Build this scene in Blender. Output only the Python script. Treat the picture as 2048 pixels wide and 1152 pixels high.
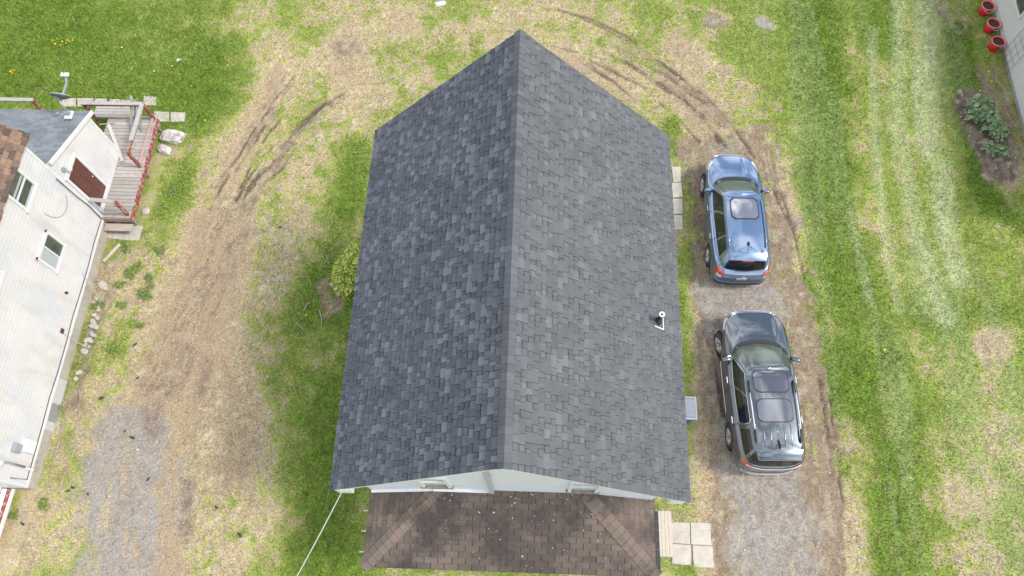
import bpy, math, random
import numpy as np
from mathutils import Vector, Matrix
random.seed(7); rng = np.random.default_rng(11)
for o in list(bpy.data.objects): bpy.data.objects.remove(o)
S = bpy.context.scene; COL = S.collection
R = math.radians

# ------------------------------------------------------------------ camera
CH, CF, CP, CR = 21.2, 1453.1, 1.1707, -0.0446
fw = np.array([0, math.cos(CP), -math.sin(CP)]); _r = np.array([1., 0, 0]); _u = np.cross(_r, fw)
rt = math.cos(CR)*_r + math.sin(CR)*_u; up = -math.sin(CR)*_r + math.cos(CR)*_u
cam = bpy.data.objects.new('camera', bpy.data.cameras.new('camera')); COL.objects.link(cam)
M = Matrix(((rt[0], up[0], -fw[0], 0), (rt[1], up[1], -fw[1], 0), (rt[2], up[2], -fw[2], CH), (0, 0, 0, 1)))
cam.matrix_world = M
cam.data.sensor_width = 36; cam.data.lens = CF/2048*36; cam.data.clip_end = 2000; cam.data.clip_start = .1
S.camera = cam
# ------------------------------------------------------------------ light
SUN_EL, SUN_AZ = R(50), R(100)      # azimuth clockwise from +Y
W = bpy.data.worlds.new('World'); S.world = W; W.use_nodes = True
nt = W.node_tree; nt.nodes.clear()
def N(t, **k):
    n = nt.nodes.new(t)
    for a, b in k.items(): setattr(n, a, b)
    return n
out = N('ShaderNodeOutputWorld'); bg = N('ShaderNodeBackground'); bg.inputs[1].default_value = 0.118
sky = N('ShaderNodeTexSky', sky_type='NISHITA'); sky.sun_disc = False
sky.sun_elevation = SUN_EL; sky.sun_rotation = SUN_AZ
tc = N('ShaderNodeTexCoord'); no = N('ShaderNodeTexNoise'); no.inputs['Scale'].default_value = 3.2; no.inputs['Detail'].default_value = 7; no.inputs['Roughness'].default_value = .55
rp = N('ShaderNodeValToRGB'); rp.color_ramp.elements[0].position = .44; rp.color_ramp.elements[1].position = .62
mx = N('ShaderNodeMix', data_type='RGBA'); mx.inputs[7].default_value = (17, 17.2, 17.6, 1)
nt.links.new(tc.outputs['Generated'], no.inputs['Vector']); nt.links.new(no.outputs[0], rp.inputs[0])
ml = N('ShaderNodeMath', operation='MULTIPLY'); ml.inputs[1].default_value = .9
nt.links.new(rp.outputs[0], ml.inputs[0]); nt.links.new(ml.outputs[0], mx.inputs[0])
nt.links.new(sky.outputs[0], mx.inputs[6]); nt.links.new(mx.outputs[2], bg.inputs[0]); nt.links.new(bg.outputs[0], out.inputs[0])
sl = bpy.data.lights.new('sun', 'SUN'); sl.energy = 2.3; sl.angle = R(13); sl.color = (1, .965, .91)
so = bpy.data.objects.new('sun', sl); COL.objects.link(so)
sd = Vector((math.sin(SUN_AZ)*math.cos(SUN_EL), math.cos(SUN_AZ)*math.cos(SUN_EL), math.sin(SUN_EL)))
so.rotation_euler = sd.to_track_quat('Z', 'Y').to_euler(); so.location = (0, 0, 40)
S.view_settings.view_transform = 'Standard'; S.view_settings.look = 'None'; S.view_settings.gamma = 1
S.view_settings.use_curve_mapping = False; S.view_settings.exposure = 0.44
S.render.engine = 'CYCLES'

# ------------------------------------------------------------------ helpers
def at(u, v, z=0.):
    d = fw + rt*(u-1024)/CF - up*(v-576)/CF
    return np.array([0, 0, CH]) + d*(z-CH)/d[2]
TH = R(4.3); EX = np.array([math.cos(TH), -math.sin(TH), 0]); EY = np.array([math.sin(TH), math.cos(TH), 0])

def mat(name, col, rough=.8, metal=0, noise=None, attr=None, coat=0, bump=None, spec=.5, dirt=None):
    """noise=(scale, amount) multiplies the colour; attr reads a colour attribute; dirt=(scale, colour, lo, hi)"""
    m = bpy.data.materials.new(name); m.use_nodes = True; t = m.node_tree; b = t.nodes['Principled BSDF']
    b.inputs['Roughness'].default_value = rough; b.inputs['Metallic'].default_value = metal
    b.inputs['Specular IOR Level'].default_value = spec; b.inputs['Coat Weight'].default_value = coat
    b.inputs['Coat Roughness'].default_value = .03; b.inputs['Coat IOR'].default_value = 2.1
    if attr:
        a = t.nodes.new('ShaderNodeAttribute'); a.attribute_name = attr; c = a.outputs['Color']
    else:
        a = t.nodes.new('ShaderNodeRGB'); a.outputs[0].default_value = (*col, 1); c = a.outputs[0]
    g = t.nodes.new('ShaderNodeNewGeometry'); P = g.outputs['Position']
    def nz(sc, det=4, ro=.6, stretch=None):
        n = t.nodes.new('ShaderNodeTexNoise'); n.inputs['Scale'].default_value = sc; n.inputs['Detail'].default_value = det; n.inputs['Roughness'].default_value = ro
        if stretch:
            mp = t.nodes.new('ShaderNodeMapping'); mp.inputs['Scale'].default_value = stretch; mp.inputs['Rotation'].default_value = (0, 0, TH)
            t.links.new(P, mp.inputs[0]); t.links.new(mp.outputs[0], n.inputs['Vector'])
        else: t.links.new(P, n.inputs['Vector'])
        return n.outputs[0]
    for q in (noise if isinstance(noise, list) else [noise] if noise else []):
        n = nz(q[0], stretch=q[2] if len(q) > 2 else None)
        r = t.nodes.new('ShaderNodeMapRange'); r.inputs[1].default_value = .3; r.inputs[2].default_value = .7
        r.inputs[3].default_value = 1-q[1]; r.inputs[4].default_value = 1+q[1]; t.links.new(n, r.inputs[0])
        x = t.nodes.new('ShaderNodeVectorMath'); x.operation = 'SCALE'; t.links.new(c, x.inputs[0]); t.links.new(r.outputs[0], x.inputs['Scale']); c = x.outputs[0]
    for q in (dirt or []):
        n = nz(q[0], 6, .65, q[4] if len(q) > 4 else None)
        r = t.nodes.new('ShaderNodeMapRange'); r.inputs[1].default_value = q[2]; r.inputs[2].default_value = q[3]; t.links.new(n, r.inputs[0])
        x = t.nodes.new('ShaderNodeMix'); x.data_type = 'RGBA'; x.inputs[7].default_value = (*q[1], 1)
        t.links.new(r.outputs[0], x.inputs[0]); t.links.new(c, x.inputs[6]); c = x.outputs[2]
    t.links.new(c, b.inputs['Base Color'])
    if bump:
        n = nz(bump[0], 3); bp = t.nodes.new('ShaderNodeBump'); bp.inputs['Strength'].default_value = bump[1]; bp.inputs['Distance'].default_value = bump[2]
        t.links.new(n, bp.inputs['Height']); t.links.new(bp.outputs[0], b.inputs['Normal'])
    return m

def tag(o, label=None, cat=None, group=None, kind=None):
    if label: o['label'] = label
    if cat: o['category'] = cat
    if group: o['group'] = group
    if kind: o['kind'] = kind
    return o
def empty(name, loc=(0, 0, 0), rz=0, label=None, cat=None, group=None, kind=None):
    o = bpy.data.objects.new(name, None); COL.objects.link(o); o.location = loc; o.rotation_euler = (0, 0, rz); o.empty_display_size = .2
    return tag(o, label, cat, group, kind)
def link(name, me, parent=None):
    o = bpy.data.objects.new(name, me); COL.objects.link(o)
    if parent: o.parent = parent
    return o
def mesh(name, V, F, m, parent=None, smooth=False, cols=None):
    me = bpy.data.meshes.new(name); me.from_pydata([tuple(map(float, v)) for v in V], [], F); me.materials.append(m)
    if smooth: me.shade_smooth()
    if cols is not None:
        a = me.color_attributes.new('Col', 'FLOAT_COLOR', 'POINT'); c = np.ones((len(V), 4), np.float32); c[:, :3] = cols; a.data.foreach_set('color', c.ravel())
    me.update(); return link(name, me, parent)

class MB:
    def __init__(s): s.V = []; s.F = []; s.C = []
    def add(s, V, F, col=None):
        n = len(s.V); s.V += [tuple(map(float, v)) for v in V]; s.F += [tuple(i+n for i in f) for f in F]
        s.C += [col if col is not None else (1, 1, 1)]*len(V); return s
    def hexa(s, P, col=None):   # 8 pts: bottom 4 ccw, top 4
        return s.add(P, [(3, 2, 1, 0), (4, 5, 6, 7), (0, 1, 5, 4), (1, 2, 6, 5), (2, 3, 7, 6), (3, 0, 4, 7)], col)
    def box(s, c, d, rz=0, col=None):
        a, b, h = d[0]/2, d[1]/2, d[2]/2; cs, sn = math.cos(rz), math.sin(rz)
        P = [(x, y, z) for z in (-h, h) for x, y in ((-a, -b), (a, -b), (a, b), (-a, b))]
        return s.hexa([(c[0]+x*cs-y*sn, c[1]+x*sn+y*cs, c[2]+z) for x, y, z in P], col)
    def bar(s, p, q, w, h, upv=(0, 0, 1), col=None):   # beam p->q, width w, height h
        p = Vector(p); q = Vector(q); d = (q-p).normalized(); u = Vector(upv)
        if abs(d.dot(u)) > .98: u = Vector((0, 1, 0))
        x = d.cross(u).normalized(); y = x.cross(d)
        P = [e + x*a*w/2 + y*b*h/2 for b in (-1, 1) for e, a in ((p, -1), (p, 1), (q, 1), (q, -1))]
        return s.hexa(P, col)
    def tube(s, pts, r, n=6, cap=True, col=None):
        pts = [Vector(p) for p in pts]; V = []; F = []; rs = r if isinstance(r, (list, tuple)) else [r]*len(pts)
        for i, p in enumerate(pts):
            d = (pts[min(i+1, len(pts)-1)]-pts[max(i-1, 0)]).normalized(); u = Vector((0, 0, 1)) if abs(d.z) < .95 else Vector((1, 0, 0))
            x = d.cross(u).normalized(); y = x.cross(d)
            V += [p + (x*math.cos(k*2*math.pi/n)+y*math.sin(k*2*math.pi/n))*rs[i] for k in range(n)]
        for i in range(len(pts)-1):
            F += [(i*n+k, i*n+(k+1) % n, (i+1)*n+(k+1) % n, (i+1)*n+k) for k in range(n)]
        if cap: F += [tuple(range(n))[::-1], tuple(range((len(pts)-1)*n, len(pts)*n))]
        return s.add(V, F, col)
    def lathe(s, prof, n=24, c=(0, 0, 0), axis='z', col=None):
        V = []; F = []
        for r_, z in prof:
            for k in range(n):
                a = 2*math.pi*k/n; x, y = r_*math.cos(a), r_*math.sin(a)
                V.append((c[0]+x, c[1]+y, c[2]+z) if axis == 'z' else (c[0]+z, c[1]+x, c[2]+y))
        for i in range(len(prof)-1):
            for k in range(n): F.append((i*n+k, i*n+(k+1) % n, (i+1)*n+(k+1) % n, (i+1)*n+k))
        return s.add(V, F, col)
    def build(s, name, m, parent=None, smooth=False, bevel=0):
        o = mesh(name, s.V, s.F, m, parent, smooth, np.array(s.C, np.float32))
        if bevel:
            b = o.modifiers.new('bevel', 'BEVEL'); b.width = bevel; b.segments = 2; b.limit_method = 'ANGLE'
        return o

# ------------------------------------------------------------------ materials
m_shingle = mat('asphalt shingle', None, .93, attr='Col', noise=[(60, .2), (1.0, .10), (4, .06)], bump=(260, .5, .003), spec=.3)
m_brown = mat('brown shingle', None, .95, attr='Col', noise=[(70, .18), (2.2, .12)], bump=(260, .5, .003), spec=.2,
              dirt=[(1.05, (.065, .055, .05), .44, .62), (7, (.05, .042, .04), .66, .74), (24, (.30, .30, .27), .69, .74)])
m_brown2 = mat('curled brown shingle', None, .95, attr='Col', noise=[(50, .25), (6, .15)], bump=(200, .5, .003), spec=.2)
m_joint = mat('grimy siding joint', (.44, .395, .36), .8)
m_white = mat('white siding', (.66, .635, .62), .45, noise=[(1.3, .04)], dirt=[(2.0, (.50, .46, .42), .52, .8, (1, 1, .3)), (.9, (.56, .58, .62), .5, .7)])
m_trim = mat('white trim', (.70, .70, .71), .4, noise=[(8, .05)], dirt=[(6, (.45, .40, .36), .62, .75)])
m_gable = mat('white gable cladding', (.68, .69, .76), .5, noise=[(2, .03)])
m_grey_wall = mat('pale grey siding', (.56, .56, .53), .5, noise=[(3, .04)])
m_conc = mat('concrete', (.42, .38, .32), .9, noise=[(30, .12), (3, .15)], dirt=[(5, (.28, .22, .15), .55, .75)], bump=(90, .4, .004))
m_conc2 = mat('patched pale concrete', (.52, .52, .50), .9, noise=[(30, .1)])
m_slab = mat('paving slab', (.50, .455, .39), .9, noise=[(45, .10), (4, .12)], dirt=[(3, (.42, .36, .28), .55, .8)], bump=(120, .4, .004))
m_wood = mat('weathered wood', None, .85, attr='Col', noise=[(9, .22, (1, 9, 1)), (60, .1)], dirt=[(3, (.30, .22, .17), .55, .8)])
m_woody = mat('weathered wood lengthwise', None, .85, attr='Col', noise=[(9, .2, (9, 1, 1)), (60, .1)])
m_red = mat('flaking red paint', (.29, .06, .045), .7, noise=[(12, .2)], dirt=[(9, (.38, .33, .29), .50, .60)])
m_door = mat('maroon door', (.125, .045, .038), .5, noise=[(5, .15)], dirt=[(11, (.55, .50, .47), .70, .73)])
m_glass = mat('window glass', (.07, .09, .07), .06, spec=.9, noise=[(3, .4)])
m_frost = mat('curtain', (.42, .45, .46), .6)
m_dark = mat('dark interior', (.02, .02, .022), .8)
m_black = mat('black plastic', (.025, .025, .028), .5)
m_rubber = mat('tyre rubber', (.035, .034, .033), .85, noise=[(20, .2)])
m_chrome = mat('chrome', (.75, .75, .78), .12, 1)
m_alloy = mat('silver alloy', (.55, .55, .55), .35, .7)
m_galv = mat('galvanised metal', (.38, .40, .42), .45, .4, noise=[(15, .15)])
m_greyplastic = mat('grey plastic', (.33, .35, .38), .5, noise=[(6, .06)])
m_rock = mat('pale rock', (.55, .52, .49), .9, noise=[(10, .25), (40, .15)], dirt=[(4, (.30, .24, .18), .52, .62)], bump=(30, .8, .02))
m_rubble = mat('rubble stone', (.47, .43, .37), .9, noise=[(20, .2), (4, .15)], bump=(50, .6, .01))
m_bucket = mat('red plastic', (.55, .02, .025), .35)
m_rim = mat('faded red plastic rim', (.75, .22, .18), .5)
m_soil = mat('soil', (.075, .055, .045), 1, noise=[(60, .5)], bump=(80, 1, .01))
m_twig = mat('dry twig', (.42, .36, .30), .9, noise=[(30, .2)])
m_cable = mat('cable', (.55, .55, .55), .5)
m_blkcable = mat('black cable', (.05, .05, .05), .5)
m_yellow = mat('dandelion yellow', (.75, .50, .01), .8)
m_redlens = mat('red lens', (.50, .012, .015), .1, coat=1)
m_clear = mat('clear lens', (.62, .66, .70), .08, coat=1)
m_scrap = mat('torn shingle scrap', (.045, .045, .05), .9)
m_plate = mat('number plate white', (.72, .72, .74), .4)
m_leaf = mat('leaf', None, .55, attr='Col', noise=[(30, .15)])
m_bin = mat('wheelie bin blue', (.03, .09, .30), .45)
m_seat = mat('seat cloth', (.17, .19, .16), .9, noise=[(20, .1)])

# ------------------------------------------------------------------ ground
def vnoise(x, y, sc, seed):
    g = np.random.default_rng(seed).random((256, 256)); X = x*sc+1000; Y = y*sc+1000
    i = np.floor(X).astype(int); j = np.floor(Y).astype(int); a = X-i; b = Y-j; a = a*a*(3-2*a); b = b*b*(3-2*b)
    G = lambda p, q: g[p % 256, q % 256]
    return (G(i, j)*(1-a)+G(i+1, j)*a)*(1-b)+(G(i, j+1)*(1-a)+G(i+1, j+1)*a)*b
def fbm(x, y, sc, seed, oc=4):
    s = 0; n = 0; w = 1
    for k in range(oc): s = s+w*vnoise(x+k*7.3, y-k*3.1, sc*2**k, seed+k); n += w; w *= .55
    return s/n
def sst(x, a, b): t = np.clip((x-a)/(b-a), 0, 1); return t*t*(3-2*t)
def dpoly(x, y, pts):
    P = [at(*p)[:2] for p in pts]; d = np.full(x.shape, 1e9)
    if len(P) == 1: return np.hypot(x-P[0][0], y-P[0][1])
    for p, q in zip(P[:-1], P[1:]):
        v = q-p; t = np.clip(((x-p[0])*v[0]+(y-p[1])*v[1])/(v@v), 0, 1)
        d = np.minimum(d, np.hypot(x-p[0]-t*v[0], y-p[1]-t*v[1]))
    return d
STRAW = [([(690, 10), (820, 60), (960, 90), (1100, 60)], 1.7, .75, 1.2), ([(700, 120), (800, 150), (700, 200)], 1.4, .7, 1), ([(640, 240), (740, 200), (850, 170)], .9, .6, 1),
  ([(575, 130), (510, 250), (440, 420), (420, 600), (440, 750), (470, 900), (480, 1152)], 1.25, .95, .9),
  ([(640, 230), (580, 400), (540, 560), (520, 700)], .8, .65, .9), ([(250, 560), (330, 560), (290, 700), (170, 850), (150, 950), (60, 1050), (0, 1100)], 1.3, .8, 1),
  ([(1250, 40), (1350, 90), (1480, 180)], 1.0, .6, 1), ([(1120, 60), (1300, 150), (1400, 240)], 1.3, .5, 1), ([(1990, 690)], .8, .9, .8), ([(2030, 900), (1960, 920), (1930, 1090)], 1.0, .5, 1.3),
  ([(2040, 1120)], 1.3, .6, 1), ([(1730, 640), (1770, 800), (1810, 960)], .22, .7, .3), ([(1560, 330), (1620, 560), (1700, 900), (1720, 1152)], .35, .7, .4),
  ([(1400, 560), (1400, 760), (1410, 950), (1440, 1152)], .32, .9, .35), ([(330, 80), (420, 50), (500, 90)], .8, .5, 1), ([(420, 0), (520, 40)], .8, .4, 1),
  ([(1980, 320), (2048, 450)], .6, .6, .5), ([(370, 250), (330, 330), (310, 400)], .35, .8, .5), ([(600, 1060), (540, 950)], .5, .3, .8)]
LUSH = [([(0, 60), (200, 110), (330, 150)], 2.8, .9, 1.5), ([(380, 60)], 1.6, .6, 1), ([(380, 200), (430, 180)], .8, .7, 1), ([(340, 400), (360, 330)], .5, .6, .6),
  ([(1590, 0), (1650, 150), (1660, 400), (1700, 580), (1740, 700)], 1.0, .8, .9), ([(1690, 700), (1760, 950), (1780, 1152)], .75, .8, .7), ([(1610, 560), (1660, 750), (1690, 950)], .3, .8, .3),
  ([(1740, 0), (1760, 80)], .8, .8, .6), ([(1915, 60), (1925, 160), (1945, 260), (1950, 340), (1990, 420), (2048, 540)], .42, 1.3, .3), ([(1870, 640), (2048, 640)], .8, .4, 1),
  ([(715, 560), (690, 700), (660, 850), (650, 1000), (670, 1152)], .9, .95, 1.1), ([(590, 780), (580, 1000), (580, 1152)], .8, .4, 1.2), ([(720, 300), (700, 420), (650, 520), (600, 640)], .8, .85, .9),
  ([(1340, 250), (1350, 300)], .3, .8, .3), ([(1370, 600), (1385, 900)], .22, .6, .3), ([(1320, 1130), (1430, 1140)], .3, .5, .3), ([(200, 600), (150, 760)], .3, .5, .4),
  ([(1820, 1010), (1850, 850)], .8, .5, 1), ([(1955, 150), (1960, 190)], .35, .6, .4), ([(270, 545), (240, 620), (290, 560), (230, 700)], .3, .7, .3), ([(740, 240), (860, 200)], .4, .6, .6)]
PALE = [([(1850, 0), (1850, 180), (1858, 300)], .42, .9, .35), ([(1800, 0), (1795, 250), (1830, 480), (1890, 640)], .25, .75, .35), ([(1885, 330), (1893, 470), (1920, 560)], .28, .95, .35),
  ([(1745, 60), (1750, 300), (1775, 520), (1800, 620)], .14, .7, .2), ([(1700, 420), (1735, 600)], .12, .5, .2), ([(1830, 520), (1850, 620)], .3, .5, .5)]
DIRT = [([(705, 180), (640, 215), (570, 300), (520, 370)], .2, .9, .2), ([(590, 300), (530, 350), (490, 400), (470, 440)], .32, .9, .25), ([(585, 150), (530, 230), (480, 310)], .3, .7, .3),
  ([(480, 400), (450, 470), (420, 560), (380, 650), (340, 760), (310, 820)], .75, .5, .8), ([(690, 95)], .5, .6, .5), ([(700, 60), (740, 110)], .3, .4, .5),
  ([(1330, 140), (1390, 210), (1430, 250)], .5, .6, .5), ([(1150, 110), (1260, 165)], .25, .5, .3), ([(1200, 70), (1300, 115), (1400, 190), (1470, 270)], .28, .6, .3), ([(1430, 42)], .5, .6, .3), ([(1370, 60), (1370, 110)], .25, .45, .4),
  ([(1440, 250), (1470, 330), (1490, 450), (1515, 650), (1545, 900), (1570, 1152)], 1.6, 1.15, .35), ([(1410, 560), (1425, 760), (1450, 950), (1470, 1152)], .4, 1, .25), ([(1600, 560), (1640, 780), (1665, 1000), (1685, 1152)], .25, 1, .3),
  ([(1680, 860), (1690, 890)], .3, .7, .3), ([(1965, 120), (2000, 200), (2030, 320)], .5, .8, .4), ([(1900, 20), (1920, 60)], .4, .5, .4), ([(200, 480), (205, 600), (175, 700), (130, 850)], .3, .6, .4), ([(660, 575), (668, 610)], .38, .9, .3),
  ([(1990, 680), (1985, 730)], .3, .5, .4), ([(1410, 420), (1430, 480)], .35, .9, .2)]
TAN = [([(570, 120), (520, 220), (470, 320), (430, 420)], .35, .8, .5), ([(440, 400), (430, 520), (400, 620), (360, 740), (300, 900), (260, 1152)], 1.1, 1.0, .8), ([(690, 90), (700, 140)], .7, .7, .7), ([(800, 50)], .7, .5, .8),
  ([(1330, 130), (1400, 220), (1440, 280)], .7, .7, .6), ([(1350, 90), (1400, 130)], .5, .5, .5), ([(1420, 560), (1420, 760), (1430, 950), (1450, 1152)], .45, .6, .4), ([(440, 640), (470, 800), (460, 1000)], .4, .6, .7), ([(1985, 690)], .5, .7, .5), ([(1940, 940), (1950, 1060)], .6, .5, .7), ([(1100, 100), (1200, 150), (1300, 200)], .5, .5, .5)]
GRAV = [([(1420, 530), (1500, 620), (1500, 800), (1520, 980), (1550, 1080), (1560, 1152)], 1.1, .85, .6), ([(1420, 580), (1430, 700)], .3, .8, .3), ([(1620, 980), (1640, 1152)], .3, .6, .3), ([(1440, 300), (1470, 290)], .4, .5, .5),
  ([(300, 800), (240, 900), (240, 1000), (240, 1152)], 1.25, .8, .8), ([(380, 880), (350, 1100)], .3, .5, .4), ([(1523, 44), (1535, 52)], .2, 1, .12), ([(1425, 42)], .3, .5, .3), ([(2010, 260), (2030, 340), (2048, 390)], .2, .7, .3), ([(880, 5)], .15, 1, .1), ([(200, 640), (165, 720)], .2, .5, .3)]
MULCH = [([(1940, 205), (1955, 250), (1985, 310), (2000, 345)], .6, 1, .4), ([(310, 860), (300, 820)], .3, .5, .4), ([(410, 720), (400, 790)], .2, .5, .3), ([(370, 1080), (380, 960)], .18, .6, .3)]
RUT = [([(1040, 5), (1110, 18), (1180, 36), (1250, 70), (1300, 110), (1350, 145), (1400, 185), (1440, 220), (1480, 270), (1510, 315)], .055), ([(1100, 90), (1160, 105), (1210, 118)], .05), ([(1180, 120), (1240, 150), (1290, 175)], .045),
  ([(1280, 125), (1330, 150), (1390, 185), (1415, 205)], .045), ([(1320, 205), (1350, 230), (1400, 285)], .045), ([(1340, 155), (1375, 185), (1410, 205)], .04), ([(590, 150), (550, 200), (505, 260), (480, 310), (450, 345), (430, 375)], .05), ([(700, 178), (640, 215), (590, 265), (565, 290)], .05),
  ([(560, 240), (520, 290), (495, 345), (480, 375)], .05), ([(590, 297), (560, 340), (545, 355)], .04), ([(512, 395), (495, 425)], .04), ([(530, 250), (500, 300), (470, 340)], .04), ([(1660, 800), (1675, 900), (1685, 1000)], .05), ([(1715, 670), (1740, 740)], .035), ([(1795, 960), (1798, 1050)], .03),
  ([(1560, 380), (1590, 470), (1610, 560)], .04), ([(1425, 690), (1438, 760), (1447, 830)], .045)]

RUT += [([(1130, 22), (1200, 52), (1260, 84)], .05), ([(1210, 100), (1290, 150), (1340, 185)], .06), ([(1250, 120), (1320, 165), (1360, 195)], .05), ([(1370, 200), (1410, 240), (1440, 285)], .06), ([(1400, 225), (1450, 290), (1470, 320)], .05), ([(1165, 125), (1230, 165), (1275, 205)], .05),
  ([(545, 290), (505, 345), (470, 400)], .05), ([(560, 310), (520, 350), (490, 390)], .05), ([(535, 320), (500, 370), (480, 410)], .045), ([(650, 205), (600, 245), (570, 285)], .06), ([(455, 350), (435, 385), (420, 420)], .05), ([(1490, 330), (1545, 370), (1575, 440)], .05), ([(1440, 640), (1446, 760), (1460, 860)], .05), ([(1640, 760), (1655, 860), (1668, 960)], .05)]
RUT = [(p_, w_*1.25) for p_, w_ in RUT]
def dpoly2(x, y, pts):    # signed distance across and arc length along
    P = [at(*p)[:2] for p in pts]; d = np.full(x.shape, 1e9); D = d.copy(); S_ = d*0; acc = 0
    if len(P) == 1: h = np.hypot(x-P[0][0], y-P[0][1]); return h, h*0, 0.
    for p, q in zip(P[:-1], P[1:]):
        v = q-p; l = np.linalg.norm(v); t = np.clip(((x-p[0])*v[0]+(y-p[1])*v[1])/(v@v), 0, 1)
        h = np.hypot(x-p[0]-t*v[0], y-p[1]-t*v[1]); m = h < d; sg = np.sign((x-p[0])*v[1]-(y-p[1])*v[0])
        d = np.where(m, h, d); D = np.where(m, h*sg, D); S_ = np.where(m, acc+t*l, S_); acc += l
    return D, S_, acc
for L_ in (STRAW, LUSH, PALE, DIRT, TAN, GRAV, MULCH):
    for k_, q_ in enumerate(L_): L_[k_] = ([(2200 if u == 2048 else -120 if u == 0 else u, 1300 if v == 1152 else -150 if v == 0 else v) for u, v in q_[0]],)+q_[1:]
def blend(x, y, L, nz, seed, streak=0.):
    w = np.zeros(x.shape)
    for pts, hw, amt, soft in L:
        d, t, tot = dpoly2(x, y, pts); k = hw*(.55+.9*nz); q = np.clip((k+soft*.5-np.abs(d))/soft, 0, 1)
        if streak: q = q*(1+streak*1.6*(vnoise(d*9+seed, t*.9, 1, seed+50)-.5)+streak*1.2*(vnoise(d*22+seed, t*1.6, 1, seed+57)-.5))
        if tot > 1.6 and streak > .3: q = q*sst(t, 0, .6)*sst(tot-t, 0, .6)
        w = np.maximum(w, amt*q)
    return np.clip(w, 0, 1.3)
def lerp(a, b, w): return a*(1-w[..., None])+np.array(b)*w[..., None]
_a, _b = at(1700, 0)[:2], at(1860, 1000)[:2]; MD = (_a-_b)/np.linalg.norm(_a-_b)
def field(x, y):
    n1 = fbm(x, y, .55, 1); n2 = fbm(x, y, 2.2, 20); n3 = fbm(x, y, 7., 40, 3); n4 = fbm(x*.35, y*3.0, 1, 70, 3)
    wx = x+.35*(fbm(x, y, 1.6, 90)-.5); wy = y+.35*(fbm(x, y, 1.6, 95)-.5)
    st = blend(wx, wy, STRAW, n2, 1); lu = blend(wx, wy, LUSH, n1, 2); pa = blend(x, y, PALE, n1*.5+.3, 3, .12)
    di = blend(wx, wy, DIRT, n2, 4, .9); gr = blend(wx, wy, GRAV, n2, 5, .5); mu = blend(wx, wy, MULCH, n2, 6)
    ta = blend(wx, wy, TAN, n2, 8, .5)
    sx_ = x*MD[1]-y*MD[0]; sy_ = x*MD[0]+y*MD[1]; sn_ = fbm(sx_*2.1, sy_*.16, 1, 300, 3)-.5; right = np.clip((x-8.6)/1.5, 0, 1)
    str_ = right*sn_*.8; pa = np.clip(pa*.72+right*np.clip(sn_*1.8, 0, .22), 0, 1.0)
    reg = .25*right*(1-.8*sst(np.hypot(x-13, y-2.2), 5.5, 2.)) + .16*sst(np.hypot(x+16, y-20), 9, 5)+.10*sst(np.hypot(x-8, y-19), 6, 3)
    n5 = vnoise(x, y, 6.5, 320)-.5
    g = .56+.8*(n1-.5)+.36*lu-.37*st+.9*str_+reg-.5*ta
    g = np.clip(g+1.0*(n2-.5)*(1-.45*np.clip(lu, 0, 1))+.95*(n3-.5)*(1-.4*np.clip(lu, 0, 1))+.22*n5, 0, 1)
    rut = np.zeros(x.shape)
    wob = (fbm(x, y, 5, 130, 2)-.5)*.10; br = .35+.65*sst(fbm(x, y, 1.7, 140, 2), .34, .55)
    for pts, hw in RUT:
        d = dpoly(x+wob, y-wob, pts); hh = hw*.62*(.5+1.2*vnoise(x, y, 1.3, 451)); rut = np.maximum(rut, np.clip(1.4-d/hh*.9, 0, 1)*br)
    c = np.zeros(x.shape+(3,)); c[:] = (.41, .34, .215)                 # dry straw
    c = lerp(c, (.34, .255, .14), sst(n3, .5, .7)*.55); c = lerp(c, (.56, .50, .36), sst(vnoise(x, y, 5.5, 401)*.5+n2*.5, .58, .72)*.6)
    c = lerp(c, (.305, .31, .105), sst(g, .26, .48))
    c = lerp(c, (.190, .243, .050), sst(g, .46, .72))
    c = lerp(c, (.120, .188, .026), np.clip(sst(g, .66, 1.0)*np.clip(lu*1.1, 0, 1.2), 0, 1))
    c = lerp(c, (.32, .238, .155), np.clip(ta*1.5*(.35+.8*n3+.4*n2)-.2, 0, 1)*.9); c = lerp(c, (.20, .145, .095), np.clip(ta, 0, 1)*sst(n3, .54, .68)*.6)
    c = lerp(c, (.37, .40, .23), np.clip(pa*(.6+.7*n2), 0, 1)*.95)
    dd = np.clip(di*1.75*(.40+.75*n3+.5*n2)-.42+.5*(n3-.5), 0, 1)*np.clip(di*4, 0, 1)
    c = lerp(c, (.235, .182, .128), dd); c = lerp(c, (.14, .10, .065), dd*sst(n3, .52, .7)*.8); c = lerp(c, (.36, .31, .22), dd*sst(vnoise(x, y, 4.2, 411), .6, .85)*.5)
    gg = np.clip(gr*1.7*(.35+.7*n3+.5*n2)-.45, 0, 1)
    c = lerp(c, (.265, .243, .218), gg); c = lerp(c, (.30, .255, .205), gg*sst(n2, .55, .7)*.6); c = lerp(c, (.17, .13, .10), gg*sst(n3, .6, .72)*.7)
    mm = np.clip(mu*1.5-.2, 0, 1); c = lerp(c, (.20, .155, .13), mm*.9); c = lerp(c, (.09, .065, .05), mm*sst(n3, .45, .6)*.8); c = lerp(c, (.42, .35, .27), mm*sst(vnoise(x, y, 7, 431), .72, .9)*.7)
    c = lerp(c, (.07, .05, .036), rut*.85)
    c *= (1.18*(.62+.76*n3))[..., None]
    bare = np.clip(np.maximum.reduce([dd, gg, mm*.9, rut, ta*.6]), 0, 1)
    h = .035*(n2-.5)+.02*(n3-.5)*(1+dd)-.055*rut-.03*dd*np.clip(di, 0, 1)
    return c, g, bare, h, lu, pa
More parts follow.
